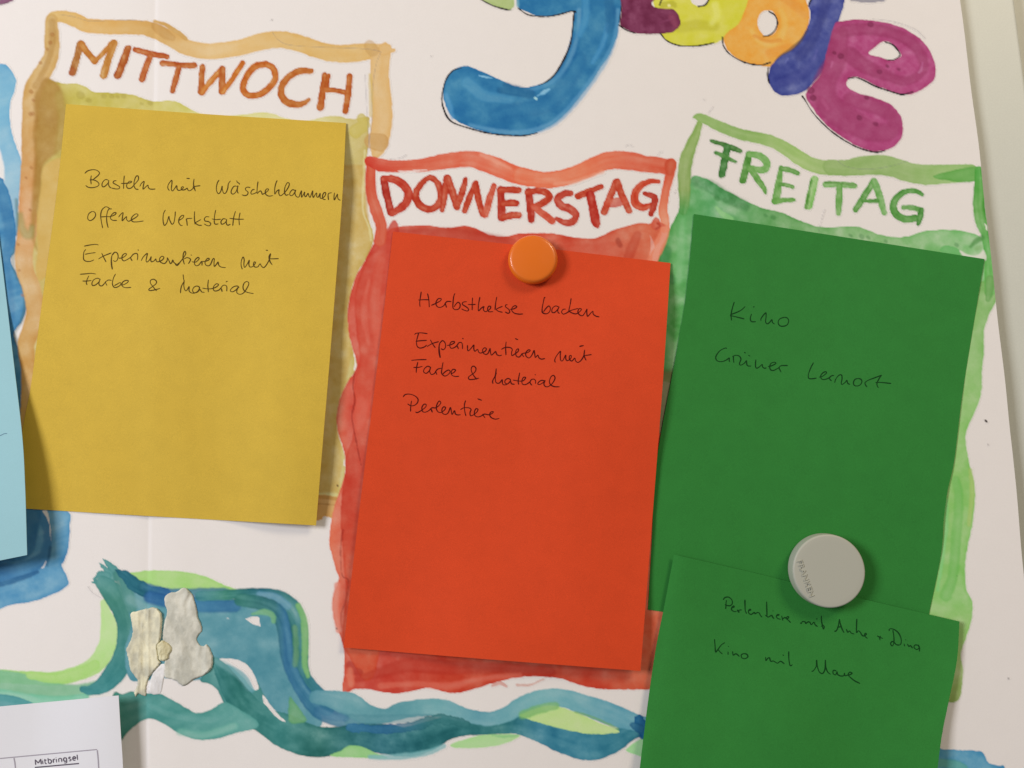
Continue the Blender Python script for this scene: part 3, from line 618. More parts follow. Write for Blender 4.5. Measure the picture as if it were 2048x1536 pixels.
stroke(po1, [(1320, 45, 3), (1345, 38, 2)], (136, 66, 96), a=.6, soft=2, own=False)
pcor = part("title_mauve", "painted_lettering", "mauve corner of a title letter at the upper left")
fill(pcor, [(-50, -50), (34, -50), (30, -4), (18, 5), (0, 9), (-50, 18)], (138, 88, 116), edge=.2)
pgr = part("title_grey", "painted_lettering", "grey underside of a title letter at the top edge")
fill(pgr, [(1694, -50), (1775, -50), (1772, -2), (1755, 4), (1735, 5), (1712, 3), (1698, -2)], (158, 150, 152), edge=.3)
_pn = [0]
def pen(pts, r=1.35, a=1.0, col=PEN):
    _pn[0] += 1
    ppen = part("pen%d" % _pn[0], "pen_outline", "thin black pen outline of a title letter")
    stroke(ppen, [(p[0], p[1], p[2] if len(p) > 2 else r) for p in pts], col, a=a, soft=.8, wob=.5, edge=0, streak=0, blot=.1)
pen([(1148, 26, 1.5), (1145, 60), (1140, 90, 1.6), (1126, 122, 2), (1110, 148, 1.6), (1092, 164), (1078, 170, .8)])
pen([(922, 136, .7), (905, 142), (891, 162), (884, 195, 1.5), (888, 220, 1.6), (903, 243, 1.7), (940, 257, 1.5), (980, 267, 1.5), (1020, 271), (1050, 271), (1075, 266, .8)])
pen([(1037, 17), (1058, 30), (1095, 33), (1126, 27), (1144, 22), (1151, 24, 2)])
pen([(960, -2), (985, 11), (1012, 19), (1022, 19, .7)])
pen([(1238, 50), (1252, 60), (1272, 67, .8)]); pen([(1243, 10, .8), (1239, 44, .8)])
pen([(1321, 67), (1333, 81), (1358, 91), (1392, 92), (1418, 88), (1428, 85, 1)])
pen([(1397, 13), (1410, 10), (1417, 0), (1418, -10)], r=1.4); pen([(1319, 10), (1323, 0), (1328, -12)])
pen([(1445, 74, .8), (1447, 92), (1462, 110), (1490, 125), (1520, 130, 1.4), (1541, 125)])
pen([(1538, 23), (1550, 31), (1555, 47, 1.4), (1548, 63), (1537, 71), (1526, 73, .8)], r=1.3)
pen([(1617, 12), (1622, 0), (1630, -10)]); pen([(1537, 135), (1535, 150), (1538, 165)], r=1.6)
pen([(1616, 58, 1), (1602, 80, 3), (1582, 98, 3.5), (1560, 112, 2), (1550, 122, 1)], a=.6, col=(92, 74, 50))
pen([(1605, 193, 2), (1610, 200), (1628, 228), (1662, 262, 1.5), (1705, 290, 1.5), (1738, 302, 1.9), (1758, 304, 1.8), (1770, 301, 1)])
pen([(1697, 157, 1.3), (1712, 155), (1730, 162), (1752, 173, 1.6), (1785, 184), (1805, 189, 1.6), (1825, 184, 1)])
pen([(1770, 84), (1786, 90), (1799, 106), (1797, 114), (1785, 120, 1), (1772, 119, .7)])
pen([(-20, 16), (0, 10), (18, 5)], a=.5, r=1.2, col=(70, 40, 60))

# --- faint pencil sketch lines
for kq, q in enumerate([[(120, 29), (150, 34), (178, 42), (215, 41), (260, 40), (285, 42)], [(545, 65), (557, 80), (580, 90), (640, 94), (720, 97), (758, 102), (760, 108), (752, 130), (745, 180), (744, 240), (736, 300)],
          [(1676, 322), (1690, 332), (1720, 338), (1755, 337), (1790, 330), (1812, 323)], [(1252, 291), (1260, 289), (1265, 292)], [(1316, 310), (1320, 304), (1324, 303)],
          [(1418, 225), (1426, 214)], [(1650, 420), (1645, 435), (1638, 460), (1636, 475)], [(176, 1174), (186, 1186), (203, 1196)], [(1352, 380), (1350, 386)], [(812, 310), (800, 316), (780, 318)], [(1745, 38), (1790, 44), (1830, 58), (1850, 76)], [(683, 1400), (712, 1392)], [(730, 150), (735, 240), (740, 300)]]):
    ppc = part("pencil%d" % kq, "pencil_line", "faint grey pencil sketch line")
    stroke(ppc, [(x, y, .55) for x, y in q], (120, 112, 118), a=.42, soft=.9, wob=.3, edge=0, streak=0, blot=0)
for bx, by, br, a in [(1971, 841, 1.8, .95), (1973, 843, 1.8, .95), (1976, 889, 1.2, .5), (1961, 891, .8, .3), (2017, 1357, 1.6, .5), (1914, 1152, 1.2, .35), (543, 39, 1.1, .6), (862, 112, .8, .4), (1408, 199, .9, .4), (675, 971, 1.3, .7), (1088, 303, 2.4, .22), (124, 1313, 6, .07), (673, 1257, 1.8, .6)]:
    ppc = part('speck%d' % bx, 'speck', 'small dark speck')
    stroke(ppc, [(bx, by, br), (bx + .6, by + .5, br)], (60, 50, 48), a=a, soft=.8, wob=.3, edge=0, streak=0, blot=0, own=a > .3)

# --- the river of teal, blue and yellow green brush strokes along the bottom
pt = part("river", "painted_river", "teal and blue brush stroke river along the bottom")
TE = (74, 136, 132); TD = (46, 108, 112); TB = (50, 110, 150); TM = (94, 148, 160); YG = (168, 208, 124)
stroke(part("lime1", "painted_river", "yellow green brush stroke of the river"), [(-60, 1352, 12), (0, 1352, 13), (60, 1356, 13), (110, 1357, 14), (160, 1345, 15), (195, 1325, 18), (215, 1290, 18), (218, 1255, 17), (212, 1225, 10), (207, 1205, 6)], [(1200, (190, 218, 152)), (1300, (186, 218, 146)), (1360, (170, 208, 122))], axis='y', soft=1.8, edge=.15)
stroke(part("lime2", "painted_river", "yellow green brush stroke of the river"), [(262, 1152, 7), (300, 1155, 14), (350, 1164, 22), (400, 1170, 20), (445, 1178, 9), (470, 1182, 4)], YG, soft=1.5, edge=.2)
stroke(pt, [(-60, 1362, 22), (0, 1362, 22), (50, 1368, 20), (100, 1382, 20), (150, 1385, 16), (200, 1370, 10)], (122, 180, 140), soft=3, a=.9, edge=.1)
stroke(part("lime3", "painted_river", "yellow green brush stroke of the river"), [(60, 1350, 8), (110, 1357, 10), (160, 1345, 11), (190, 1330, 10)], (172, 210, 124), soft=2, a=.9)
stroke(pt, [(-60, 1388, 14), (0, 1390, 12), (60, 1400, 12), (120, 1402, 10), (170, 1395, 8)], (130, 192, 164), soft=3, a=.9)
stroke(pt, [(-60, 1404, 14), (0, 1402, 14), (30, 1405, 12), (60, 1412, 8)], (80, 148, 152), soft=1.5, a=.95)
for q in [[(206, 1118, 1.2), (222, 1134, 7), (232, 1150, 12)], [(199, 1126, 1), (212, 1140, 5), (222, 1156, 10)], [(188, 1158, 2.5), (200, 1148, 6), (215, 1152, 9)], [(183, 1164, 1), (192, 1164, 5), (210, 1166, 12)]]:
    stroke(pt, q, (92, 150, 148), soft=.9, wob=1.6)
stroke(pt, [(206, 1166, 15), (222, 1182, 20), (238, 1205, 22), (248, 1235, 18), (252, 1265, 17), (250, 1300, 20), (240, 1330, 22), (222, 1355, 20), (200, 1374, 15), (178, 1381, 9), (165, 1378, 6)], [(1160, (84, 144, 140)), (1200, (72, 134, 122)), (1280, (62, 126, 122)), (1380, (62, 132, 134))], axis='y', soft=1.5, edge=.2, streak=.25)
fill(pt, [(240, 1150), (290, 1170), (360, 1190), (440, 1200), (575, 1195), (588, 1260), (590, 1350), (645, 1440), (600, 1462), (540, 1410), (520, 1378), (505, 1345), (480, 1322), (440, 1318), (430, 1345), (400, 1360), (330, 1356), (262, 1360), (250, 1300), (262, 1250), (250, 1200)], TM, soft=1.5, blot=.3, bs=40, edge=.1)
fill(pt, [(430, 1320), (445, 1326), (487, 1325), (500, 1338), (512, 1360), (560, 1435), (640, 1470), (600, 1500), (540, 1470), (500, 1440), (470, 1440), (447, 1404), (436, 1382), (420, 1368), (400, 1360)], TE, soft=1.5, blot=.2)
erase([(440, 1323), (460, 1322), (486, 1325), (500, 1337), (510, 1355), (517, 1376), (507, 1380), (494, 1364), (474, 1343), (455, 1330)], soft=1.2)
stroke(pt, [(455, 1330, 2), (478, 1350, 9), (500, 1376, 10)], (110, 166, 176), a=.7, soft=3)
erase([(452, 1324), (484, 1325), (499, 1337), (509, 1355), (517, 1376), (508, 1378), (498, 1355), (478, 1336)], soft=1)
stroke(pt, [(236, 1150, 10), (250, 1175, 14), (262, 1215, 12)], (78, 136, 128), soft=4, a=.9)
stroke(pt, [(232, 1140, 3), (248, 1150, 9), (268, 1168, 14), (295, 1182, 13), (330, 1188, 13)], (40, 104, 122), soft=1.2, wob=1.8, streak=.3)
stroke(pt, [(285, 1172, 8), (340, 1187, 10), (400, 1190, 14), (450, 1190, 14)], [(280, (44, 104, 124)), (330, (46, 96, 150)), (400, (60, 118, 150)), (450, (50, 112, 140))], soft=3, a=.85)
stroke(pt, [(300, 1195, 12), (330, 1202, 12), (370, 1208, 14), (430, 1212, 13), (470, 1212, 12)], [(300, (44, 96, 148)), (380, (60, 120, 160)), (470, (52, 108, 148))], soft=4, a=.9)
stroke(pt, [(262, 1200, 12), (290, 1215, 8)], (130, 172, 172), a=.5, soft=5, own=False)
stroke(pt, [(400, 1192, 10), (440, 1191, 10), (480, 1188, 11), (520, 1188, 12), (556, 1196, 16), (582, 1215, 18), (596, 1245, 18), (600, 1290, 17), (600, 1330, 17), (608, 1362, 18), (628, 1390, 22), (652, 1412, 20)], [(400, (72, 134, 140)), (450, (60, 128, 112)), (520, (52, 112, 126)), (580, (60, 120, 120)), (650, (60, 124, 140))], soft=2, streak=.4, edge=.2)
stroke(pt, [(520, 1190, 8), (552, 1196, 9), (575, 1212, 8)], (110, 156, 178), a=.75, soft=3, own=False)
stroke(pt, [(480, 1200, 12), (520, 1206, 14), (552, 1222, 16), (566, 1250, 14), (572, 1290, 14), (576, 1320, 13), (590, 1356, 13), (612, 1392, 14), (640, 1420, 18), (690, 1442, 16), (740, 1448, 12)], [(480, (58, 122, 112)), (550, (54, 112, 118)), (570, (54, 110, 146)), (620, (58, 116, 146)), (740, (70, 130, 150))], soft=2.5, a=.92, streak=.3)
stroke(part("lime4", "painted_river", "yellow green brush stroke of the river"), [(596, 1210, 5), (608, 1240, 7), (610, 1290, 7), (610, 1330, 6), (616, 1352, 4)], (134, 184, 116), soft=2.5, a=.85)
stroke(0, [(590, 1255, 5), (592, 1300, 6), (590, 1330, 5)], (112, 160, 110), soft=3, a=.6, own=False)
stroke(part("lime5", "painted_river", "yellow green brush stroke of the river"), [(505, 1228, 3), (530, 1224, 6), (545, 1232, 6), (547, 1242, 5)], (120, 176, 126), soft=2, a=.8)
erase([(492, 1238), (505, 1233), (519, 1235), (520, 1252), (506, 1249)], soft=1.1, curve=False)
erase([(450, 1237), (458, 1235), (458, 1238)], a=.7, soft=.8)
stroke(pt, [(430, 1322, 8), (446, 1345, 16), (462, 1372, 22), (480, 1400, 26), (500, 1424, 28), (530, 1442, 26), (570, 1462, 34), (620, 1482, 32), (670, 1482, 28), (720, 1475, 28), (770, 1478, 30), (810, 1484, 30), (850, 1475, 30), (890, 1458, 24), (930, 1452, 20), (980, 1452, 18), (1030, 1450, 18), (1080, 1462, 22), (1130, 1482, 26), (1180, 1494, 27), (1225, 1484, 22), (1262, 1462, 18), (1290, 1452, 18)],
       [(430, (72, 134, 132)), (480, (52, 118, 112)), (560, (72, 136, 132)), (640, (50, 110, 104)), (760, (40, 100, 112)), (860, (42, 104, 108)), (1000, (50, 112, 114)), (1080, (64, 126, 146)), (1170, (60, 124, 144)), (1290, (52, 116, 130))], soft=1.5, edge=.2, streak=.3, blot=.25)
stroke(pt, [(430, 1322, 5), (452, 1332, 8), (480, 1352, 8), (498, 1376, 7)], (120, 168, 170), a=.5, soft=4, own=False)
fill(part("lime6", "painted_river", "yellow green brush stroke of the river"), [(579, 1394), (588, 1402), (604, 1425), (614, 1441), (598, 1446), (578, 1442)], (106, 162, 108), soft=2, a=.85)
erase([(525, 1390), (532, 1396), (540, 1410), (558, 1430), (571, 1442), (566, 1443), (548, 1430), (533, 1412), (528, 1406)], soft=.8)
stroke(pt, [(632, 1394, 14), (660, 1398, 17), (700, 1410, 24), (730, 1426, 20), (770, 1432, 14), (800, 1422, 17), (850, 1415, 17), (890, 1418, 18), (930, 1430, 14), (975, 1438, 14), (1010, 1430, 15), (1045, 1410, 17), (1085, 1396, 17), (1125, 1396, 18), (1170, 1410, 20), (1220, 1428, 22), (1262, 1442, 18), (1290, 1448, 14)],
       [(630, (100, 152, 164)), (700, (112, 162, 168)), (780, (92, 148, 156)), (870, (112, 164, 168)), (960, (104, 156, 166)), (1080, (116, 168, 172)), (1250, (96, 152, 166))], soft=1.6, edge=.2, streak=.2)
stroke(pt, [(700, 1440, 12), (750, 1440, 10), (800, 1438, 9), (860, 1440, 12)], (84, 138, 148), soft=3, a=.6, own=False)
stroke(pt, [(640, 1425, 12), (660, 1430, 10), (690, 1436, 8)], (60, 112, 146), a=.6, soft=4, own=False)
stroke(pt, [(700, 1455, 8), (760, 1458, 8), (820, 1455, 10), (865, 1440, 10), (900, 1440, 10), (935, 1448, 7)], [(700, (52, 112, 150)), (780, (44, 100, 138)), (860, (48, 110, 114)), (940, (52, 112, 114))], soft=1.4, wob=2.6, a=.85)
fill(part("lime7", "painted_river", "yellow green brush stroke of the river"), [(1040, 1432), (1060, 1422), (1090, 1412), (1120, 1414), (1160, 1428), (1200, 1446), (1238, 1462), (1222, 1467), (1180, 1468), (1140, 1461), (1095, 1450)], (186, 212, 138), soft=1.4, edge=.2)
stroke(part("lime8", "painted_river", "yellow green brush stroke of the river"), [(1046, 1430, 9), (1080, 1418, 9), (1110, 1412, 8)], (126, 176, 110), soft=3, a=.8)
stroke(0, [(1150, 1424, 2), (1190, 1436, 2), (1236, 1458, 2)], (120, 164, 100), soft=2, a=.7, own=False)
fill(part("lime9", "painted_river", "yellow green brush stroke of the river"), [(662, 1512), (680, 1502), (698, 1491), (725, 1494), (752, 1506), (775, 1516), (740, 1516)], (150, 198, 130), soft=1.6, edge=.2)
stroke(pt, [(740, 1514, 4), (790, 1514, 6), (850, 1506, 6), (888, 1492, 4)], (124, 176, 178), soft=2.5, a=.8)
fill(part("lime10", "painted_river", "yellow green brush stroke of the river"), [(900, 1491), (925, 1480), (960, 1471), (1000, 1468), (1040, 1470), (1028, 1480), (1000, 1490), (960, 1495), (920, 1496)], (172, 206, 146), soft=1.6, edge=.15)
stroke(0, [(985, 1471, 2), (1010, 1473, 3), (1035, 1471, 2)], (140, 190, 132), soft=1.5, a=.7, own=False)
stroke(pt, [(1278, 1436, 8), (1286, 1455, 14), (1294, 1470, 14)], (32, 92, 132), soft=1.3, wob=2.6, edge=.3)
stroke(pt, [(1268, 1452, 7), (1280, 1458, 10)], (44, 100, 132), soft=1.5, wob=2, a=.9)
fill(part("lime11", "painted_river", "yellow green brush stroke of the river"), [(1252, 1500), (1268, 1486), (1282, 1479), (1290, 1484), (1290, 1512), (1270, 1508)], (160, 204, 146), soft=1.5)
fill(pt, [(225, 1392), (245, 1388), (262, 1383), (290, 1386), (320, 1388), (345, 1400), (370, 1414), (392, 1426), (420, 1420), (448, 1404), (468, 1412), (512, 1440), (514, 1456), (480, 1464), (440, 1476), (410, 1480), (380, 1476), (350, 1462), (325, 1446), (298, 1437), (275, 1448), (258, 1462), (235, 1490), (215, 1500)],
     [(230, (70, 132, 118)), (300, (72, 138, 132)), (400, (80, 146, 138)), (500, (90, 154, 146))], soft=1.6, edge=.25, streak=.15)
stroke(pt, [(300, 1412, 8), (350, 1432, 8), (420, 1440, 8), (460, 1425, 6)], (104, 162, 156), a=.5, soft=5, own=False)
stroke(pt, [(360, 1464, 7), (410, 1470, 8), (470, 1452, 7)], (130, 184, 168), a=.6, soft=4, own=False)
fill(pt, [(1860, 1492), (1882, 1498), (1920, 1500), (1958, 1502), (1968, 1509), (1978, 1526), (1996, 1532), (2012, 1542), (2012, 1640), (1850, 1640)], (84, 144, 170), soft=1.4, edge=.3, blot=.3)
stroke(pt, [(1870, 1525, 8), (1910, 1530, 9), (1930, 1536, 6)], (90, 156, 138), a=.8, soft=3, own=False)
stroke(pt, [(1860, 1545, 6), (1920, 1548, 6), (2000, 1546, 5)], (60, 120, 150), a=.7, soft=2, own=False)

CAN = np.clip(CAN, 0.004, 1.0)
def build_paint():
    Xg, Yg = np.meshgrid(gx, gy)
    show = (1 - CAN).max(-1) > 0.012
    own = OWN.copy()
    for _ in range(3):
        for dy, dx in ((0, 1), (0, -1), (1, 0), (-1, 0)):
            sh = np.roll(own, (dy, dx), (0, 1))
            own = np.where((own == 0) & (sh > 0), sh, own)
    E = edge_x(gy)[:, None] - 0.15
    inside = Xg < E
    ok = inside[:-1, :-1] | inside[1:, :-1]
    Xg = np.minimum(Xg, E)                        # paint runs right up to the cut edge
    sc = show[:-1, :-1] | show[1:, :-1] | show[:-1, 1:] | show[1:, 1:]
    o4 = np.stack([own[:-1, :-1], own[1:, 1:], own[:-1, 1:], own[1:, :-1]])
    cid = o4[0].copy()
    for k in range(1, 4):
        cid = np.where(cid == 0, o4[k], cid)
    cid[~(ok & sc)] = 0
    W = P(Xg, Yg, Hp(Xg, Yg) + 0.00007)
    idx = np.arange(Xg.size).reshape(Xg.shape)
    for pid in range(1, len(PARTS)):
        r, c = np.nonzero(cid == pid)
        if not len(r): continue
        f = np.stack([idx[r, c], idx[r + 1, c], idx[r + 1, c + 1], idx[r, c + 1]], -1)
        u, inv = np.unique(f, return_inverse=True)
        new_mesh(PARTS[pid][0], W.reshape(-1, 3)[u], inv.reshape(-1, 4), M_PIG, poster, True, PARTS[pid][1], CAN.reshape(-1, 3)[u] * WHITE)
build_paint()
# ------------------------------------------------------------------ cabinet behind the poster
def smooth01(t):
    t = np.clip(t, 0, 1); return t * t * (3 - 2 * t)
M_CAB = mat_sheet("cabinet_paint", tuple(albedo((207, 200, 178), 1900, 100)), var=0.03, rough=0.45, bump=0.25, spec=0.4, fine=1100.0)
cab = empty("cabinet", (0, 0, 0), "beige painted cabinet door showing right of the poster's edge", "cabinet")
def bevel_box(name, x0, x1, y0, y1, z0, z1, r, mat, parent, seg=5):
    """box whose front (-y) vertical edges are rounded"""
    prof = [(x0, y1)]
    for k in range(seg + 1):
        a = math.pi / 2 * k / seg
        prof.append((x0 + r - r * math.cos(a), y0 + r - r * math.sin(a)))
    for k in range(seg + 1):
        a = math.pi / 2 * k / seg
        prof.append((x1 - r + r * math.sin(a), y0 + r - r * math.cos(a)))
    prof.append((x1, y1))
    n = len(prof)
    v = [(x, y, z0) for x, y in prof] + [(x, y, z1) for x, y in prof]
    f = [(i, (i + 1) % n, (i + 1) % n + n, i + n) for i in range(n)]
    f += [tuple(range(n))[::-1], tuple(range(n, 2 * n))]
    o = new_mesh(name, v, f, mat, parent, smooth=False)
    return o
ex = float(P(2037, 45, 0)[0])
bevel_box("door_leaf", -0.36, ex, 0.0, 0.019, -0.34, 0.40, 0.0022, M_CAB, cab)
bevel_box("side_frame", ex + 0.003, ex + 0.09, 0.011, 0.030, -0.36, 0.42, 0.0015, M_CAB, cab)
bevel_box("back_panel", -0.37, ex + 0.085, 0.032, 0.040, -0.355, 0.415, 0.0015, M_CAB, cab)

# ------------------------------------------------------------------ coloured notes
def polyline_at(pts, t):
    p = np.array(pts, float)
    d = np.concatenate([[0], np.cumsum(np.hypot(*np.diff(p, axis=0).T))])
    t = np.asarray(t) * d[-1]
    return np.stack([np.interp(t, d, p[:, 0]), np.interp(t, d, p[:, 1])], -1)

def note(name, top, right, bottom, left, hf, mat, label, cat, group=None, nu=72, nv=100, th=0.00024):
    """sheet bounded by four traced edges; hf(px,py) = height above the door (m)"""
    u = np.linspace(0, 1, nu); v = np.linspace(0, 1, nv)
    T = spline_path(top, u); B = spline_path(bottom, u); L = spline_path(left, v); R = spline_path(right, v)
    U, V = np.meshgrid(u, v)
    Uu, Vv = U[..., None], V[..., None]
    XY = (1 - Vv) * T[None] + Vv * B[None] + (1 - Uu) * L[:, None] + Uu * R[:, None] \
        - ((1 - Uu) * (1 - Vv) * T[0] + Uu * (1 - Vv) * T[-1] + (1 - Uu) * Vv * B[0] + Uu * Vv * B[-1])
    h = hf(XY[..., 0], XY[..., 1])
    F = P(XY[..., 0], XY[..., 1], h).reshape(-1, 3)
    Bk = F + np.array([0, th, 0])
    n = len(F); r, c = U.shape
    I = np.arange(n).reshape(r, c)
    f = np.stack([I[:-1, :-1], I[1:, :-1], I[1:, 1:], I[:-1, 1:]], -1).reshape(-1, 4)
    loop = list(I[0, :]) + list(I[1:, -1]) + list(I[-1, -2::-1]) + list(I[-2:0:-1, 0])
    rim = [(loop[k], loop[(k + 1) % len(loop)], loop[(k + 1) % len(loop)] + n, loop[k] + n) for k in range(len(loop))]
    root = empty(name, tuple(P(*XY[r // 2, c // 2], h[r // 2, c // 2])), label, cat, group)
    o = new_mesh("sheet", np.vstack([F, Bk, F, Bk]), np.vstack([f, f[:, ::-1] + n, np.array(rim) + 2 * n]), mat)
    adopt(o, root)
    return root

def spline_path(pts, t):
    if len(pts) > 2:
        pts = spline([(x, y, 0) for x, y in pts], 6.0)[:, :2]
    return polyline_at(pts, t)

# heights above the door for each sheet
def wave(x, y, a, b, amp, s):
    """soft buckling of a hand-held sheet of card"""
    n = N4
    return 2.3 * amp * (np.sin((x + 0.25 * y) / a + s) * 0.5 + np.sin((x * 0.35 - y) / b + 2.1 * s) * 0.35 + 0.5 * np.sin((x - 0.5 * y) / (a * 0.53) + 3.3 * s) * np.sin(y / (b * 0.8) + s) * 0.6)
def h_yellow(x, y):
    xl = 125 - 0.1 * (y - 215)
    t = smooth01((y - 225) / 260)
    d = 0.6 + 3.2 * smooth01((x - 150) / 450) * t + 2.6 * smooth01((x - 430) / 240) * smooth01((y - 215) / 160)
    d = d - 1.9 * smooth01((x - 540) / 160) * smooth01((y - 300) / 300) - 1.2 * smooth01((y - 900) / 160) * smooth01((x - 300) / 200)
    d = d - 0.9 * np.exp(-np.maximum(x - xl, 0) / 26.0) * np.exp(-((y - 760) / 150.0) ** 2) * smooth01((y - 560) / 80)
    d = d + wave(x, y, 62.0, 105.0, 0.8, 0.4) * smooth01((y - 215) / 220) * smooth01((x - xl + 30) / 120)
    d = d + 0.35 * np.exp(-((x - 304) / 25.0) ** 2)
    return Hq(x, y) + np.maximum(d, 0.35) * MM
def h_orange(x, y):
    d = 0.7 + 1.2 * smooth01((y - 560) / 500) + 2.6 * smooth01((y - 1000) / 340) * smooth01((x - 700) / 260)
    d = d + 4.0 * smooth01((x - 1080) / 270) * smooth01((y - 500) / 130) * (1 - 0.55 * smooth01((y - 760) / 300))
    d = d + wave(x, y, 74.0, 118.0, 0.9, 1.7) * smooth01((y - 540) / 200)
    return Hq(x, y) + np.maximum(d, 0.4) * MM
def h_green1(x, y):
    d = 0.7 + 0.8 * smooth01((x - 1700) / 220) * smooth01((y - 560) / 300) + wave(x, y, 80.0, 96.0, 0.55, 2.6) * smooth01((x - 1330) / 160) * smooth01((y - 440) / 150)
    d = d * (1 - 0.6 * np.exp(-(((x - 1650) / 170.0) ** 2 + ((y - 1140) / 140.0) ** 2))) * (1 - 0.5 * smooth01((1400 - x) / 80) * smooth01((y - 900) / 60))
    return Hq(x, y) + np.maximum(d, 0.3) * MM
def h_green2(x, y):
    r = np.sqrt(((x - 1650) / 330.0) ** 2 + ((y - 1140) / 260.0) ** 2)
    d = 0.75 + 3.6 * smooth01(r / 1.15) + 2.6 * smooth01((y - 1280) / 320) - 1.4 * smooth01((x - 1740) / 170) * (1 - smooth01((y - 1300) / 150))
    d = d - 1.7 * np.exp(-np.maximum(x - (1348 - 0.165 * (y - 1109)), 0) / 20.0) + wave(x, y, 60.0, 80.0, 0.6, 0.9) * smooth01(r - 0.3)
    return h_green1(x, y) + np.maximum(d, 0.5) * MM
def h_blue(x, y):
    d = 1.0 + 10.5 * smooth01((y - 560) / 520) + 0.01 * (x - 50) * 1.2
    return Hq(x, y) + np.maximum(d, 0.7) * MM
def h_print(x, y):
    d = 1.4 + 6.0 * smooth01((x - 60) / 190) + 0.3 * np.sin(x / 40.0 + y / 90)
    return Hq(x, y) + d * MM

M_YEL = mat_sheet("yellow_card", tuple(albedo((208, 170, 62), 400, 600)), var=0.09)
M_ORA = mat_sheet("orange_card", tuple(albedo((205, 66, 30), 1000, 800)), var=0.09)
M_GRE = mat_sheet("green_card", tuple(albedo((45, 117, 46), 1600, 800)), var=0.10)
M_LBL = mat_sheet("light_blue_card", tuple(albedo((152, 191, 199), 100, 900)), var=0.03)
M_PRT = mat_sheet("copy_paper", tuple(albedo((222, 216, 220), 100, 1450)), var=0.015, bump=0.08)
GN = "coloured notes fastened on the poster"
yellow = note("paper_note", [(132, 208), (410, 228), (692, 246)], [(692, 246), (684, 400), (661, 700), (646, 880), (632, 1051)], [(44, 1017), (330, 1034), (632, 1051)], [(132, 208), (114, 380), (82, 620), (62, 770), (43, 880), (44, 1017)],
              h_yellow, M_YEL, "yellow handwritten note under the painted word MITTWOCH", "note", GN)
green1 = note("paper_note", [(1388, 428), (1680, 473), (1969, 518)], [(1969, 518), (1928, 768), (1909, 918), (1896, 978), (1888, 1035), (1884, 1095), (1874, 1152), (1856, 1240), (1846, 1312)], [(1296, 1219), (1560, 1262), (1846, 1312)], [(1388, 428), (1372, 590), (1350, 720), (1312, 930), (1304, 1080), (1296, 1219)],
              h_green1, M_GRE, "large green note reading Kino under the painted word FREITAG", "note", GN)
orange = note("paper_note", [(786, 463), (1060, 493), (1341, 526)], [(1341, 526), (1326, 760), (1306, 1020), (1281, 1342)], [(687, 1295), (980, 1319), (1281, 1342)], [(786, 463), (756, 720), (720, 1010), (687, 1295)],
              h_orange, M_ORA, "orange handwritten note pinned by the orange magnet under DONNERSTAG", "note", GN)
green2 = note("paper_note", [(1348, 1109), (1500, 1144), (1640, 1178), (1919, 1243)], [(1919, 1243), (1914, 1320), (1898, 1400), (1884, 1470), (1872, 1560), (1852, 1700)], [(1262, 1700), (1550, 1700), (1852, 1700)], [(1348, 1109), (1330, 1205), (1308, 1320), (1284, 1500), (1262, 1700)],
              h_green2, M_GRE, "lower green note overlapping the larger one, held by the grey magnet", "note", GN)
blue = note("paper_note", [(-260, 470), (-120, 455), (-6, 448)], [(-6, 448), (8, 560), (26, 714), (44, 870), (50, 975), (54, 1110)], [(-300, 1178), (-120, 1145), (54, 1110)], [(-260, 470), (-280, 820), (-300, 1178)],
            h_blue, M_LBL, "light blue note at the left edge beside the yellow note", "note", GN)
printed = note("printed_sheet", [(-300, 1441), (0, 1413), (237, 1391)], [(237, 1391), (241, 1460), (246, 1540), (252, 1720)], [(-300, 1720), (0, 1720), (252, 1720)], [(-300, 1441), (-300, 1580), (-300, 1720)],
               h_print, M_PRT, "white printed sheet with a ruled table in the lower left corner", "sheet", None)

# ------------------------------------------------------------------ handwriting
CA = (160, 330, 8.0); CB = (410, 330, 7.062); CC = (150, 480, 9.752); CD = (340, 490, 8.533)
CE = (800, 570, 8.0); CF = (1000, 570, 8.0); CG = (795, 670, 8.0); CH = (930, 680, 8.0)
CI = (1410, 590, 8.0); CJ = (1580, 640, 8.0); CK = (1420, 1170, 8.0); CL = (1600, 1190, 8.0)
def ink_mat(name, col, x, y):
    m, nt, b = principled(name)
    b.inputs["Base Color"].default_value = (*albedo(col, x, y), 1)
    b.inputs["Roughness"].default_value = 0.75
    b.inputs["Specular IOR Level"].default_value = 0.1
    return m
I_YEL = ink_mat("ink_on_yellow", (78, 58, 20), 400, 500)
I_ORA = ink_mat("ink_on_orange", (72, 10, 8), 1000, 700)
I_GRE = ink_mat("ink_on_green", (12, 54, 20), 1600, 700)
I_GR2 = ink_mat("ink_on_green_marker", (10, 56, 20), 1600, 1250)
I_BLU = ink_mat("ink_on_blue", (100, 130, 150), 20, 900)
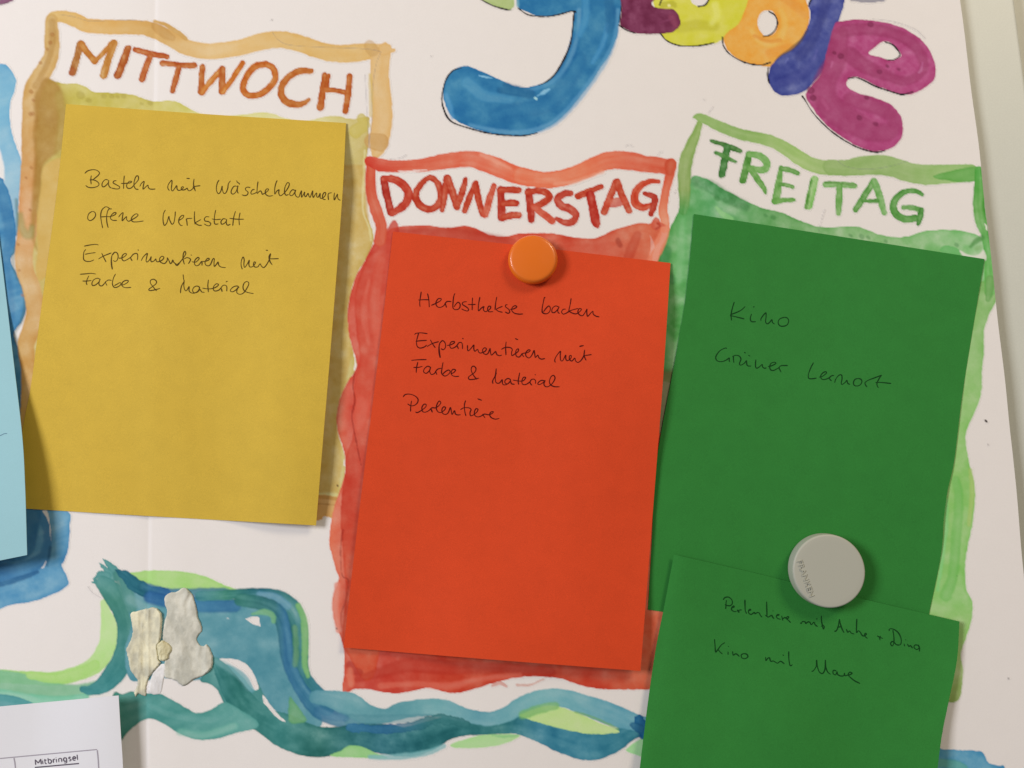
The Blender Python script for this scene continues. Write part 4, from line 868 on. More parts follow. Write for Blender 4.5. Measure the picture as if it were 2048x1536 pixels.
def word(root, text, strokes, hf, mat, r=1.0, name="handwritten_word"):
    V, F = [], []
    lift = 0.00006
    rnd = random.Random(len(text) * 7 + len(strokes))
    for s, pts in strokes:
        q = []
        for p in pts:
            rr = (p[2] if len(p) > 2 else 1.0) * r
            q.append((p[0] / s[2] + s[0], p[1] / s[2] + s[1], rr))
        if len(q) == 2: q = [q[0], ((q[0][0] + q[1][0]) / 2, (q[0][1] + q[1][1]) / 2, (q[0][2] + q[1][2]) / 2), q[1]]
        S = spline(q, 1.2)
        n = len(S)
        d = np.gradient(S[:, :2], axis=0); d /= np.maximum(np.hypot(*d.T), 1e-6)[:, None]
        nr = np.stack([-d[:, 1], d[:, 0]], -1)
        k = np.arange(n)
        w = S[:, 2] * np.clip(0.55 + np.minimum(k, n - 1 - k) / 4.0, 0, 1) * (0.92 + 0.16 * np.sin(k / 5.0 + rnd.random() * 6))
        a = S[:, :2] + nr * w[:, None]; b = S[:, :2] - nr * w[:, None]
        base = len(V)
        lf = lift + np.arange(n) * 2e-7
        # press the pen a little: cross-section with a centre vertex for a rounded line
        A = P(a[:, 0], a[:, 1], hf(a[:, 0], a[:, 1]) + lf)
        C = P(S[:, 0], S[:, 1], hf(S[:, 0], S[:, 1]) + lf + 1e-5)
        B = P(b[:, 0], b[:, 1], hf(b[:, 0], b[:, 1]) + lf)
        for i in range(n):
            V += [A[i], C[i], B[i]]
        for i in range(n - 1):
            o = base + 3 * i
            F += [(o, o + 1, o + 4, o + 3), (o + 1, o + 2, o + 5, o + 4)]
        lift += 1.5e-6
    o = new_mesh(name, V, F, mat)
    o["label"] = "handwritten word %s" % text if text.isalpha() else "handwritten sign %s" % text
    adopt(o, root)
    return o
Y = (h_yellow, I_YEL, 1.0)
def wy(t, *st): word(yellow, t, st, *Y)
wy("Basteln", (CA, [(75, 135), (120, 95), (200, 75), (270, 85), (310, 125), (290, 165), (235, 212), (205, 235)]), (CA, [(180, 165), (172, 235, 1.3), (178, 310)]), (CA, [(152, 240), (200, 236), (262, 256), (303, 300), (280, 340), (200, 362), (130, 355), (90, 325)]),
   (CA, [(455, 245), (410, 232), (365, 270), (350, 320), (370, 350), (410, 330), (450, 285), (460, 248), (455, 300), (468, 345), (500, 368)]), (CA, [(583, 250), (545, 255), (530, 285), (580, 315), (632, 348), (622, 378), (570, 382), (505, 368)]),
   (CA, [(708, 170), (700, 260), (696, 380)]), (CA, [(655, 297), (740, 292), (800, 285), (828, 265), (790, 260), (755, 300), (745, 340), (768, 372), (820, 365), (880, 300), (932, 235), (930, 180), (900, 178), (872, 240), (862, 320), (888, 380), (935, 390)]),
   (CA, [(955, 345), (985, 290), (1025, 262), (1015, 320), (1008, 385), (1050, 350), (1085, 320), (1090, 350), (1112, 380), (1160, 387), (1205, 382)]))
wy("mit", (CA, [(1430, 410), (1405, 370), (1410, 320), (1440, 270), (1468, 245), (1470, 300), (1460, 380), (1478, 415), (1512, 378), (1545, 330), (1552, 380), (1575, 406), (1620, 395), (1655, 360), (1640, 345), (1618, 370), (1630, 398), (1672, 395), (1715, 370), (1722, 395), (1750, 412), (1790, 390), (1828, 350)]),
   (CA, [(1825, 220), (1816, 300), (1828, 370, 1.3), (1848, 420)]), (CA, [(1800, 355), (1850, 340), (1925, 330)]), (CA, [(1703, 213), (1757, 217)]))
wy("Wäscheklammern", (CB, [(200, 210), (175, 250), (160, 320), (165, 370), (190, 405), (222, 370), (242, 298), (245, 350), (265, 400), (295, 390), (320, 330), (330, 265), (360, 222)]),
   (CB, [(455, 300), (410, 300), (375, 350), (370, 395), (400, 410), (440, 370), (465, 290), (455, 340), (460, 388), (478, 395)]), (CB, [(445, 218), (456, 242), (485, 262), (483, 275)]),
   (CB, [(640, 320), (600, 312), (570, 330), (578, 357), (605, 380), (600, 415), (565, 432), (520, 420)]), (CB, [(700, 345), (670, 350), (648, 385), (655, 410), (690, 405), (728, 385)]),
   (CB, [(748, 232), (738, 310), (735, 400), (760, 378), (785, 365), (800, 388), (808, 412), (840, 400), (880, 370), (898, 343), (872, 337), (850, 370), (860, 415), (900, 438), (960, 432)]),
   (CB, [(1020, 215), (1000, 260), (985, 330), (985, 410), (1012, 370), (1045, 350), (1040, 390), (1055, 430), (1085, 425), (1140, 370), (1183, 300), (1188, 258), (1160, 252), (1130, 310), (1122, 380), (1142, 425), (1180, 415)]),
   (CB, [(1275, 360), (1235, 350), (1200, 390), (1200, 425), (1230, 430), (1265, 390), (1280, 352), (1270, 400), (1290, 445), (1325, 450), (1345, 400), (1362, 365), (1360, 410), (1365, 455), (1392, 408), (1407, 380), (1405, 430), (1425, 445), (1455, 400), (1468, 440), (1485, 455), (1505, 400), (1520, 365), (1520, 420), (1530, 458), (1558, 412), (1577, 395), (1578, 445), (1600, 452), (1625, 402), (1625, 460), (1650, 470), (1690, 440), (1705, 395), (1682, 390), (1660, 430), (1668, 480), (1705, 487)]),
   (CB, [(1745, 495), (1738, 440), (1745, 402), (1790, 390)]), (CB, [(1830, 390), (1822, 440), (1826, 492), (1855, 440), (1870, 410), (1872, 450), (1885, 485), (1915, 497)]))
wy("offene", (CA, [(190, 742), (140, 780), (122, 850), (152, 888), (205, 870), (248, 810), (235, 755), (190, 742)]), (CA, [(362, 1010), (340, 900), (330, 800), (350, 720), (400, 672), (440, 674), (475, 700), (510, 702)]), (CA, [(470, 695), (440, 740), (425, 830), (430, 920), (450, 1005)]),
   (CA, [(335, 830), (420, 825), (480, 825), (550, 800), (578, 768), (545, 762), (495, 810), (490, 860), (530, 885), (590, 885)]), (CA, [(615, 835), (650, 790), (688, 762), (680, 820), (675, 890), (715, 850), (745, 825), (745, 870), (775, 900), (815, 882), (890, 840), (928, 800), (900, 780), (850, 810), (820, 860), (838, 902), (900, 910), (1015, 895)]))
wy("Werkstatt", (CA, [(1365, 718), (1335, 780), (1328, 880), (1348, 965), (1388, 925), (1420, 822), (1430, 870), (1468, 945), (1500, 920), (1518, 830), (1525, 742)]), (CA, [(1575, 890), (1640, 850), (1660, 808), (1625, 810), (1585, 860), (1580, 920), (1610, 965), (1642, 965)]),
   (CA, [(1716, 972), (1708, 900), (1702, 865), (1740, 855), (1795, 852)]), (CA, [(1832, 740), (1830, 850), (1840, 950)]), (CA, [(1935, 870), (1885, 900), (1848, 925), (1890, 960), (1950, 965)]),
   (CB, [(60, 733), (15, 730), (-10, 760), (2, 790), (50, 800), (82, 830), (60, 858), (20, 850), (-15, 830)]), (CB, [(150, 635), (135, 720), (130, 800), (145, 835), (190, 830)]), (CB, [(95, 760), (150, 770), (225, 765)]),
   (CB, [(300, 765), (255, 760), (225, 800), (235, 835), (270, 825), (300, 790), (305, 765), (300, 820), (320, 850), (360, 835)]), (CB, [(430, 650), (405, 740), (395, 820), (390, 860)]), (CB, [(495, 672), (480, 760), (485, 850)]), (CB, [(345, 752), (450, 765), (550, 765)]))
wy("Experimentieren", (CC, [(175, 120), (300, 95), (400, 85), (460, 97)]), (CC, [(210, 180), (175, 230), (165, 300), (170, 380), (220, 415), (300, 415), (370, 385)]), (CC, [(195, 278), (300, 258), (400, 245)]),
   (CC, [(520, 255), (555, 330), (605, 430)]), (CC, [(455, 370), (560, 310), (710, 250)]), (CC, [(760, 240), (725, 290), (708, 370, 1.3), (712, 480, 1.3), (728, 575, 1.3)]), (CC, [(735, 290), (775, 238), (825, 260), (840, 330), (815, 400), (770, 415), (745, 395)]),
   (CC, [(850, 352), (900, 352), (965, 322), (1005, 278), (975, 262), (925, 300), (915, 365), (945, 405), (1000, 390), (1085, 335), (1130, 282), (1180, 262), (1215, 272), (1222, 330), (1212, 395)]), (CC, [(1085, 340), (1092, 370, 1.4), (1115, 408)]), (CC, [(1225, 185), (1240, 206)]),
   (CC, [(1290, 405), (1330, 330), (1407, 260), (1398, 330), (1385, 400), (1402, 430), (1450, 390), (1485, 325), (1475, 380), (1492, 425), (1540, 405), (1575, 365), (1580, 400), (1612, 425), (1690, 395), (1732, 345), (1700, 315), (1655, 350), (1650, 410), (1690, 445), (1750, 455), (1795, 400), (1800, 345), (1830, 400), (1860, 460), (1890, 430), (1905, 390), (1930, 440), (1990, 472), (2030, 440)]),
   (CD, [(80, 310), (120, 350), (180, 280), (240, 200), (268, 145), (255, 108), (230, 140), (220, 220), (230, 280, 1.3), (245, 330)]), (CD, [(235, 240), (290, 215), (348, 240), (332, 290), (310, 320)]), (CD, [(370, 285), (440, 290), (495, 235), (478, 210), (430, 250), (415, 310), (440, 352), (490, 340), (540, 280), (545, 350)]),
   (CD, [(540, 278), (590, 280), (650, 262), (670, 235), (640, 228), (600, 280), (605, 335), (650, 355), (690, 330), (730, 240), (755, 235), (750, 300), (755, 365), (790, 330), (820, 290), (830, 340), (870, 375), (950, 385)]), (CD, [(352, 170), (372, 172)]))
wy("mit", (CD, [(1235, 415), (1215, 360), (1215, 280), (1245, 205), (1265, 250), (1260, 330), (1275, 382), (1320, 320), (1352, 260), (1345, 330), (1365, 375), (1420, 360), (1460, 300), (1435, 290), (1425, 340), (1450, 375), (1500, 370), (1535, 320), (1560, 360), (1600, 385), (1650, 330), (1692, 250), (1715, 170), (1714, 142)]), (CD, [(1714, 142), (1690, 200, 1.2), (1705, 280, 1.2), (1745, 340)]), (CD, [(1695, 235), (1770, 235), (1855, 232)]), (CD, [(1633, 88), (1672, 92)]))
wy("Farbe", (CC, [(95, 668), (200, 660), (320, 650), (405, 664)]), (CC, [(270, 695), (235, 770), (220, 830), (235, 878)]), (CC, [(145, 800), (230, 800), (320, 788)]), (CC, [(480, 760), (430, 745), (360, 780), (330, 840), (340, 885), (400, 875), (470, 810), (490, 755), (470, 820), (470, 875), (520, 895), (570, 850), (605, 800)]), (CC, [(595, 805), (598, 835), (622, 890)]), (CC, [(600, 812), (650, 780), (712, 788)]),
   (CC, [(790, 660), (750, 740), (728, 840), (750, 910), (800, 925), (870, 890), (897, 845), (870, 832), (820, 860), (765, 890)]), (CC, [(890, 880), (950, 870), (1020, 830), (1038, 795), (990, 788), (930, 820), (915, 880), (950, 920), (1020, 930), (1095, 922)]))
wy("&", (CC, [(1590, 992), (1520, 910), (1470, 840), (1475, 785), (1530, 765), (1585, 800), (1580, 850), (1520, 900), (1440, 960), (1460, 985), (1540, 975), (1660, 943)]))
wy("Material", (CD, [(222, 500), (232, 580), (238, 620), (200, 690), (182, 760), (178, 822)]), (CD, [(242, 600), (235, 690), (250, 760), (280, 780), (325, 710), (325, 780), (360, 815), (420, 820), (480, 780), (502, 722), (450, 700), (400, 730), (385, 780), (412, 815), (470, 800), (510, 760), (540, 800), (590, 808)]),
   (CD, [(655, 590), (645, 680), (648, 740), (655, 805)]), (CD, [(550, 735), (640, 748), (720, 742), (790, 715), (828, 675), (790, 662), (745, 705), (740, 760), (770, 785), (830, 770), (865, 735), (900, 692), (940, 685), (968, 712), (968, 790)]), (CD, [(868, 735), (880, 760, 1.3), (890, 800)]), (CD, [(955, 638), (965, 620), (988, 620)]),
   (CD, [(1180, 730), (1150, 700), (1090, 710), (1040, 750), (1030, 785), (1070, 798), (1130, 760), (1160, 725), (1140, 780), (1145, 820), (1190, 840), (1250, 820), (1310, 740), (1345, 655), (1310, 622), (1265, 650), (1245, 710), (1260, 770), (1310, 805), (1425, 830)]))

O = (h_orange, I_ORA, 1.08)
def wo(t, *st): word(orange, t, st, *O)
wo("Herbstkekse", (CE, [(340, 105), (325, 200), (315, 280), (320, 350)]), (CE, [(440, 135), (460, 230), (468, 355)]), (CE, [(290, 240), (380, 235), (465, 235)]), (CE, [(500, 325), (570, 295), (645, 252), (658, 220), (610, 220), (575, 280), (590, 340), (640, 358), (700, 330), (728, 285), (762, 262), (822, 266)]), (CE, [(722, 285), (735, 330), (745, 362)]),
   (CE, [(880, 130), (860, 180), (848, 280), (850, 370), (900, 395), (950, 370), (962, 310), (930, 275), (890, 310), (865, 350)]), (CE, [(1070, 265), (1010, 275), (1000, 310), (1060, 350), (1097, 388), (1080, 415), (1020, 400), (985, 380)]), (CE, [(1160, 200), (1155, 300), (1155, 400)]), (CE, [(1085, 312), (1150, 312), (1210, 310)]),
   (CE, [(1278, 190), (1258, 300), (1255, 410), (1300, 370), (1342, 345), (1332, 390), (1360, 425), (1400, 412), (1442, 380), (1450, 345), (1420, 340), (1400, 380), (1420, 425), (1490, 425)]), (CE, [(1548, 190), (1530, 290), (1520, 400)]), (CE, [(1640, 340), (1580, 365), (1540, 390), (1580, 422), (1640, 435)]),
   (CE, [(1720, 315), (1690, 320), (1690, 350), (1740, 390), (1755, 430), (1730, 452), (1680, 430)]), (CE, [(1760, 390), (1820, 380), (1868, 350), (1840, 330), (1795, 360), (1790, 410), (1830, 450), (1900, 465), (1970, 462)]))
wo("backen", (CF, [(727, 205), (710, 200), (690, 290), (675, 370), (680, 440, 1.2), (740, 460), (790, 430), (805, 370), (780, 335), (730, 380), (695, 430)]), (CF, [(940, 350), (890, 335), (840, 370), (830, 430), (870, 440), (915, 400), (945, 350), (925, 400), (930, 440), (955, 455)]), (CF, [(1050, 385), (1010, 390), (985, 430), (1010, 465), (1060, 450), (1100, 420)]),
   (CF, [(1138, 210), (1125, 300), (1105, 390), (1100, 440)]), (CF, [(1250, 375), (1170, 395), (1115, 420), (1160, 450), (1220, 460), (1280, 422), (1302, 385), (1265, 380), (1245, 430), (1270, 475), (1320, 490), (1360, 440), (1390, 385), (1388, 440), (1402, 500), (1450, 450), (1485, 420), (1490, 460), (1530, 495), (1590, 510)]))
wo("Experimentieren", (CE, [(235, 797), (250, 775), (330, 765), (440, 778)]), (CE, [(300, 760), (275, 850), (262, 920), (278, 985), (320, 1008), (380, 995), (430, 960)]), (CE, [(250, 900), (340, 890), (430, 885)]), (CE, [(485, 875), (520, 940), (565, 1005)]), (CE, [(430, 985), (520, 935), (620, 905)]),
   (CE, [(640, 920), (625, 980), (628, 1080, 1.6), (643, 1165, 1.7)]), (CE, [(630, 935), (680, 890), (722, 930), (725, 1000), (690, 1035), (655, 1015)]), (CE, [(750, 965), (800, 960), (862, 930), (868, 905), (820, 910), (795, 960), (815, 1010), (870, 1000), (915, 962), (940, 925), (980, 920), (998, 960), (998, 1025)]), (CE, [(910, 965), (920, 990), (937, 1022)]), (CE, [(998, 848), (1014, 866)]),
   (CE, [(1080, 960), (1080, 1010), (1090, 1055), (1140, 1008), (1180, 960), (1180, 1020), (1198, 1060), (1240, 1030), (1258, 1072), (1290, 1088), (1360, 1060), (1382, 1020), (1350, 1005), (1320, 1040), (1330, 1085), (1370, 1110), (1410, 1090), (1440, 1015), (1445, 1060), (1462, 1120), (1500, 1090), (1530, 1065), (1548, 1110), (1590, 1130), (1630, 1120)]),
   (CF, [(98, 905), (90, 1000), (95, 1122)]), (CF, [(20, 1030), (80, 1000), (160, 1000), (195, 1030), (185, 1080), (192, 1128), (240, 1100), (290, 1060), (292, 1020), (260, 1040), (250, 1090), (265, 1140), (310, 1150), (350, 1105), (380, 1090), (440, 1080), (482, 1050), (460, 1035), (420, 1070), (410, 1120), (440, 1160), (480, 1160), (520, 1100), (545, 1048), (555, 1100), (566, 1160), (602, 1120), (620, 1160), (660, 1185), (720, 1175)]), (CF, [(345, 1092), (360, 1120), (382, 1150)]), (CF, [(240, 855), (290, 876)]))
wo("mit", (CF, [(885, 1240), (875, 1200), (900, 1140), (965, 1060), (963, 1120), (970, 1200), (1002, 1210), (1050, 1122), (1052, 1180), (1078, 1210), (1130, 1178), (1140, 1130), (1112, 1135), (1112, 1190), (1150, 1215), (1195, 1170), (1210, 1215), (1250, 1238), (1300, 1200), (1340, 1130), (1355, 1035)]), (CF, [(1355, 1035), (1345, 1110), (1360, 1170), (1380, 1207)]), (CF, [(1350, 1128), (1400, 1122), (1465, 1112)]), (CF, [(1270, 982, 1.3), (1340, 968)]))
wo("Farbe", (CG, [(220, 405), (340, 395), (465, 393)]), (CG, [(325, 430), (305, 520), (298, 605)]), (CG, [(255, 518), (330, 518), (400, 500)]), (CG, [(530, 515), (480, 500), (430, 540), (418, 590), (460, 612), (510, 570), (530, 512), (515, 580), (540, 630), (590, 615), (612, 580), (645, 545), (702, 530)]), (CG, [(610, 578), (618, 600), (630, 637)]),
   (CG, [(728, 435), (712, 530), (705, 610), (750, 655), (800, 640), (842, 590), (815, 560), (760, 590), (720, 630)]), (CG, [(850, 620), (900, 600), (928, 560), (885, 550), (860, 590), (870, 640), (920, 662), (985, 660)]))
wo("&", (CG, [(1270, 712), (1220, 650), (1180, 570), (1190, 510), (1225, 500), (1256, 540), (1230, 600), (1140, 670), (1150, 710), (1220, 708), (1305, 688)]))
wo("Material", (CH, [(500, 455), (492, 520, 1.3), (480, 580, 1.3), (458, 620), (440, 660), (448, 700)]), (CH, [(503, 520), (490, 560), (484, 610), (492, 670), (520, 692), (560, 680), (595, 635), (600, 700), (640, 718), (700, 690), (727, 640), (690, 615), (645, 640), (640, 685), (680, 700), (725, 662), (745, 700), (795, 708)]),
   (CH, [(875, 520), (860, 600), (850, 660), (860, 715)]), (CH, [(765, 640), (850, 655), (920, 655), (952, 632), (970, 600), (935, 598), (910, 650), (920, 705), (970, 712), (1035, 672), (1060, 635), (1100, 625), (1127, 650), (1130, 700)]), (CH, [(1038, 672), (1050, 700), (1072, 726)]), (CH, [(1116, 547), (1130, 562)]),
   (CH, [(1280, 655), (1230, 645), (1180, 670), (1165, 705), (1200, 710), (1250, 680), (1280, 648), (1262, 700), (1282, 740), (1330, 745), (1400, 690), (1440, 610), (1415, 565), (1375, 590), (1350, 660), (1370, 715), (1430, 745), (1515, 748)]))
wo("Perlentiere", (CG, [(90, 992), (120, 955), (190, 945), (270, 970), (325, 1020), (320, 1080), (270, 1125), (210, 1130), (160, 1100)]), (CG, [(225, 1050), (212, 1130), (208, 1225)]), (CG, [(285, 1230), (320, 1240), (390, 1200), (450, 1150), (455, 1110), (420, 1110), (390, 1160), (400, 1220), (440, 1235), (500, 1210), (550, 1165), (610, 1165), (660, 1130), (692, 1085), (670, 1055), (640, 1090), (620, 1160), (640, 1220), (690, 1240), (750, 1200), (768, 1160), (735, 1150), (710, 1190), (720, 1250), (770, 1270), (812, 1240), (845, 1160), (857, 1200), (872, 1270), (910, 1210), (925, 1260), (960, 1278), (1010, 1275)]), (CG, [(530, 1175), (545, 1205, 1.4), (557, 1240)]),
   (CG, [(1090, 1045), (1070, 1120), (1075, 1220), (1095, 1297)]), (CG, [(1005, 1195), (1060, 1165), (1140, 1165), (1176, 1192), (1160, 1240), (1168, 1290), (1210, 1280), (1270, 1230), (1287, 1190), (1255, 1180), (1230, 1230), (1240, 1290), (1290, 1310), (1345, 1292), (1390, 1265), (1460, 1275), (1520, 1250), (1532, 1225), (1490, 1235), (1475, 1280), (1500, 1320), (1560, 1345), (1630, 1335)]), (CG, [(1358, 1262), (1375, 1290), (1400, 1325)]), (CG, [(1280, 1020, 1.4), (1350, 1045)]))

GR = (h_green1, I_GRE, 1.08)
def wg(t, *st): word(green1, t, st, *GR)
wg("Kino", (CI, [(468, 110, 1.3), (435, 220, 1.2), (418, 320), (425, 408)]), (CI, [(645, 182), (580, 240), (500, 280), (420, 310), (410, 328), (480, 345), (630, 382)]), (CI, [(745, 300), (725, 370), (735, 415), (770, 428), (815, 425)]), (CI, [(767, 190, 1.3), (793, 188)]), (CI, [(895, 415), (900, 370), (970, 285), (977, 340), (970, 430), (1000, 460), (1040, 430), (1070, 395), (1080, 440), (1115, 465)]), (CI, [(1270, 355), (1200, 380), (1170, 430), (1190, 485), (1240, 500), (1310, 480), (1338, 420), (1320, 370), (1270, 355)]))
wg("Grüner", (CI, [(350, 858), (325, 848), (240, 890), (185, 960), (172, 1010), (200, 1055), (270, 1065), (340, 1040), (387, 1008), (387, 1050), (397, 1072)]), (CI, [(455, 980), (455, 1030), (463, 1085)]), (CI, [(435, 985), (490, 965), (545, 975), (575, 1020), (560, 1070), (552, 1110), (580, 1120), (630, 1090), (662, 1052), (668, 1110), (692, 1135), (738, 1135)]), (CI, [(627, 914), (650, 930)]), (CI, [(694, 964), (723, 979)]),
   (CI, [(815, 1030), (808, 1090), (812, 1155), (835, 1170), (880, 1140), (915, 1110), (922, 1150), (950, 1170), (985, 1165)]), (CI, [(1010, 1145), (1070, 1130), (1133, 1095), (1115, 1075), (1060, 1090), (1035, 1140), (1050, 1195), (1100, 1205), (1180, 1162), (1220, 1130), (1325, 1128)]), (CI, [(1180, 1160), (1195, 1190), (1218, 1235)]))
wg("Lernort", (CJ, [(377, 680), (330, 770), (295, 870), (300, 930), (350, 940), (425, 928)]), (CJ, [(465, 915), (520, 900), (582, 850), (570, 825), (520, 850), (490, 900), (510, 945), (560, 950), (625, 925), (660, 895), (705, 885)]), (CJ, [(628, 930), (640, 950), (665, 976)]), (CJ, [(715, 1005), (730, 950), (780, 885), (825, 880), (832, 940), (820, 1010), (835, 1030), (880, 1000), (910, 965), (922, 1010), (960, 1030)]), (CJ, [(1090, 935), (1040, 950), (1015, 1000), (1030, 1045), (1080, 1055), (1130, 1030), (1150, 980), (1130, 945), (1090, 935)]), (CJ, [(1232, 1072), (1210, 1040), (1202, 1000), (1260, 960), (1380, 915), (1467, 880)]), (CJ, [(1467, 880), (1430, 930), (1392, 1010), (1400, 1060), (1418, 1085)]), (CJ, [(1365, 998), (1450, 998), (1620, 1015)]))

G2 = (h_green2, I_GR2, 1.2)
def w2(t, *st): word(green2, t, st, *G2)
w2("Perlentiere", (CK, [(210, 238), (240, 200), (300, 195), (350, 240), (355, 300), (320, 330), (262, 325), (240, 308)]), (CK, [(262, 240), (255, 310), (252, 385)]), (CK, [(345, 365), (385, 352), (380, 335), (350, 360), (345, 395), (380, 422), (425, 425)]), (CK, [(435, 395), (450, 415, 1.4), (467, 442, 1.3)]), (CK, [(450, 412), (475, 400), (510, 400)]), (CK, [(558, 235, 1.2), (560, 330), (565, 410), (587, 460)]), (CK, [(615, 412), (652, 402), (640, 385), (615, 410), (622, 450), (660, 470), (708, 438), (720, 460), (760, 440), (790, 450), (802, 480), (835, 515)]),
   (CK, [(905, 265), (908, 370), (910, 495), (890, 480), (930, 512), (985, 485), (1000, 510), (1025, 540)]), (CK, [(1065, 492), (1105, 478), (1082, 470), (1060, 500), (1080, 532), (1130, 550)]), (CK, [(1145, 490), (1155, 530), (1163, 568)]), (CK, [(1160, 545), (1200, 520), (1232, 540), (1262, 512), (1235, 505), (1225, 540), (1262, 570), (1290, 605)]), (CK, [(1004, 411), (1013, 418)]))
w2("mit", (CK, [(1445, 598), (1457, 620), (1480, 585), (1520, 590), (1532, 615), (1570, 590), (1600, 600), (1622, 635), (1662, 595), (1682, 635), (1722, 666)]), (CK, [(1780, 490), (1785, 580), (1800, 650), (1815, 705), (1830, 665), (1805, 645), (1778, 665)]), (CK, [(1700, 539), (1720, 545)]))
w2("Anke", (CL, [(550, 580, 1.4), (582, 570), (612, 500), (630, 390), (642, 450), (672, 540), (705, 605)]), (CL, [(595, 512), (650, 510)]), (CL, [(740, 545), (765, 595), (792, 575), (822, 610), (870, 625)]), (CL, [(910, 380, 1.4), (905, 480), (905, 600), (932, 572), (962, 592), (990, 640), (1022, 655), (1062, 628), (1047, 610), (1030, 640), (1048, 670), (1080, 695)]))
w2("+", (CL, [(1235, 650), (1270, 675), (1328, 695)]), (CL, [(1290, 655), (1275, 675), (1280, 725)]))
w2("Dina", (CL, [(1485, 560), (1500, 650), (1502, 740), (1470, 745), (1450, 780), (1475, 815), (1500, 780), (1502, 752), (1540, 792), (1590, 802)]), (CL, [(1430, 575, 1.3), (1430, 545), (1490, 545), (1570, 600), (1615, 690), (1617, 770), (1592, 802)]), (CL, [(1665, 780), (1675, 820)]), (CL, [(1684, 714), (1700, 722)]), (CL, [(1715, 780), (1742, 822), (1768, 810), (1802, 850)]), (CL, [(1885, 802), (1840, 800), (1825, 840), (1870, 872), (1910, 840), (1890, 800), (1912, 850), (1910, 905)]))
w2("Kino", (CK, [(72, 865), (80, 960), (90, 1068), (120, 1040), (180, 960), (240, 920)]), (CK, [(130, 1032), (160, 1070), (200, 1105)]), (CK, [(288, 1065), (290, 1115)]), (CK, [(289, 980), (303, 985)]), (CK, [(360, 1060), (372, 1120), (410, 1100), (440, 1115), (472, 1145)]), (CK, [(540, 1095), (500, 1120), (510, 1165), (560, 1178), (605, 1150), (590, 1110), (540, 1095)]))
w2("mit", (CK, [(890, 1150), (895, 1210), (920, 1178), (950, 1165), (972, 1220), (1010, 1215), (1040, 1230), (1082, 1250), (1130, 1220), (1190, 1260)]), (CK, [(1163, 1114), (1181, 1131)]), (CK, [(1260, 1060), (1260, 1150), (1268, 1230), (1285, 1290), (1320, 1275)]))
w2("Marc", (CL, [(185, 1220, 1.4), (212, 1212), (260, 1140), (265, 1045), (277, 1140), (310, 1230), (360, 1255), (398, 1190), (405, 1040), (412, 1150), (442, 1230), (490, 1270)]), (CL, [(582, 1215), (535, 1205), (530, 1255), (570, 1277), (592, 1228), (602, 1270), (650, 1295), (700, 1290), (712, 1250), (720, 1290), (760, 1282), (800, 1275), (832, 1250), (795, 1235), (770, 1275), (800, 1312), (870, 1370), (960, 1415)]))
word(blue, "fragment", [((0, 0, 1.0), [(-20, 874), (0, 871), (8, 867.5), (14, 867)])], h_blue, I_BLU, 0.9, name="pen_stroke")

# ------------------------------------------------------------------ print on the white sheet and on the magnet
def text_mesh(body, bold=0.0, extrude=0.0):
    c = bpy.data.curves.new("txt", 'FONT'); c.body = body; c.offset = bold; c.extrude = extrude; c.resolution_u = 4
    o = bpy.data.objects.new("txt", c); scene.collection.objects.link(o)
    bpy.context.view_layer.update()
    dg = bpy.context.evaluated_depsgraph_get()
    me = bpy.data.meshes.new_from_object(o.evaluated_get(dg))
    bpy.data.objects.remove(o); bpy.data.curves.remove(c)
    co = np.zeros(len(me.vertices) * 3); me.vertices.foreach_get("co", co)
    return me, co.reshape(-1, 3)
def place_text(name, body, p0, p1, cap, hf, mat, root, bold=0.0, thick=0.0, label=None, h0=0.0):
    """fit text between two baseline points (photo grid), cap height in px"""
    me, co = text_mesh(body, bold, 0.5 if thick else 0.0)
    w = co[:, 0].max() - co[:, 0].min()
    x = (co[:, 0] - co[:, 0].min()) / w
    y = co[:, 1] / 0.70 * cap
    d = np.array([p1[0] - p0[0], p1[1] - p0[1]], float); L = np.hypot(*d); d /= L
    up = np.array([d[1], -d[0]])
    q = np.array(p0)[None] + x[:, None] * L * d + y[:, None] * up
    h = hf(q[:, 0], q[:, 1]) + h0 + (co[:, 2] > 0) * thick
    W = P(q[:, 0], q[:, 1], h).astype(np.float32)
    me.vertices.foreach_set("co", W.ravel()); me.update()
    me.materials.clear(); me.materials.append(mat)
    o = bpy.data.objects.new(name, me); scene.collection.objects.link(o)
    if label: o["label"] = label
    adopt(o, root)
    return o
M_TON = ink_mat("toner", (96, 86, 98), 100, 1500)
M_LIN = ink_mat("table_rule", (160, 150, 160), 100, 1500)
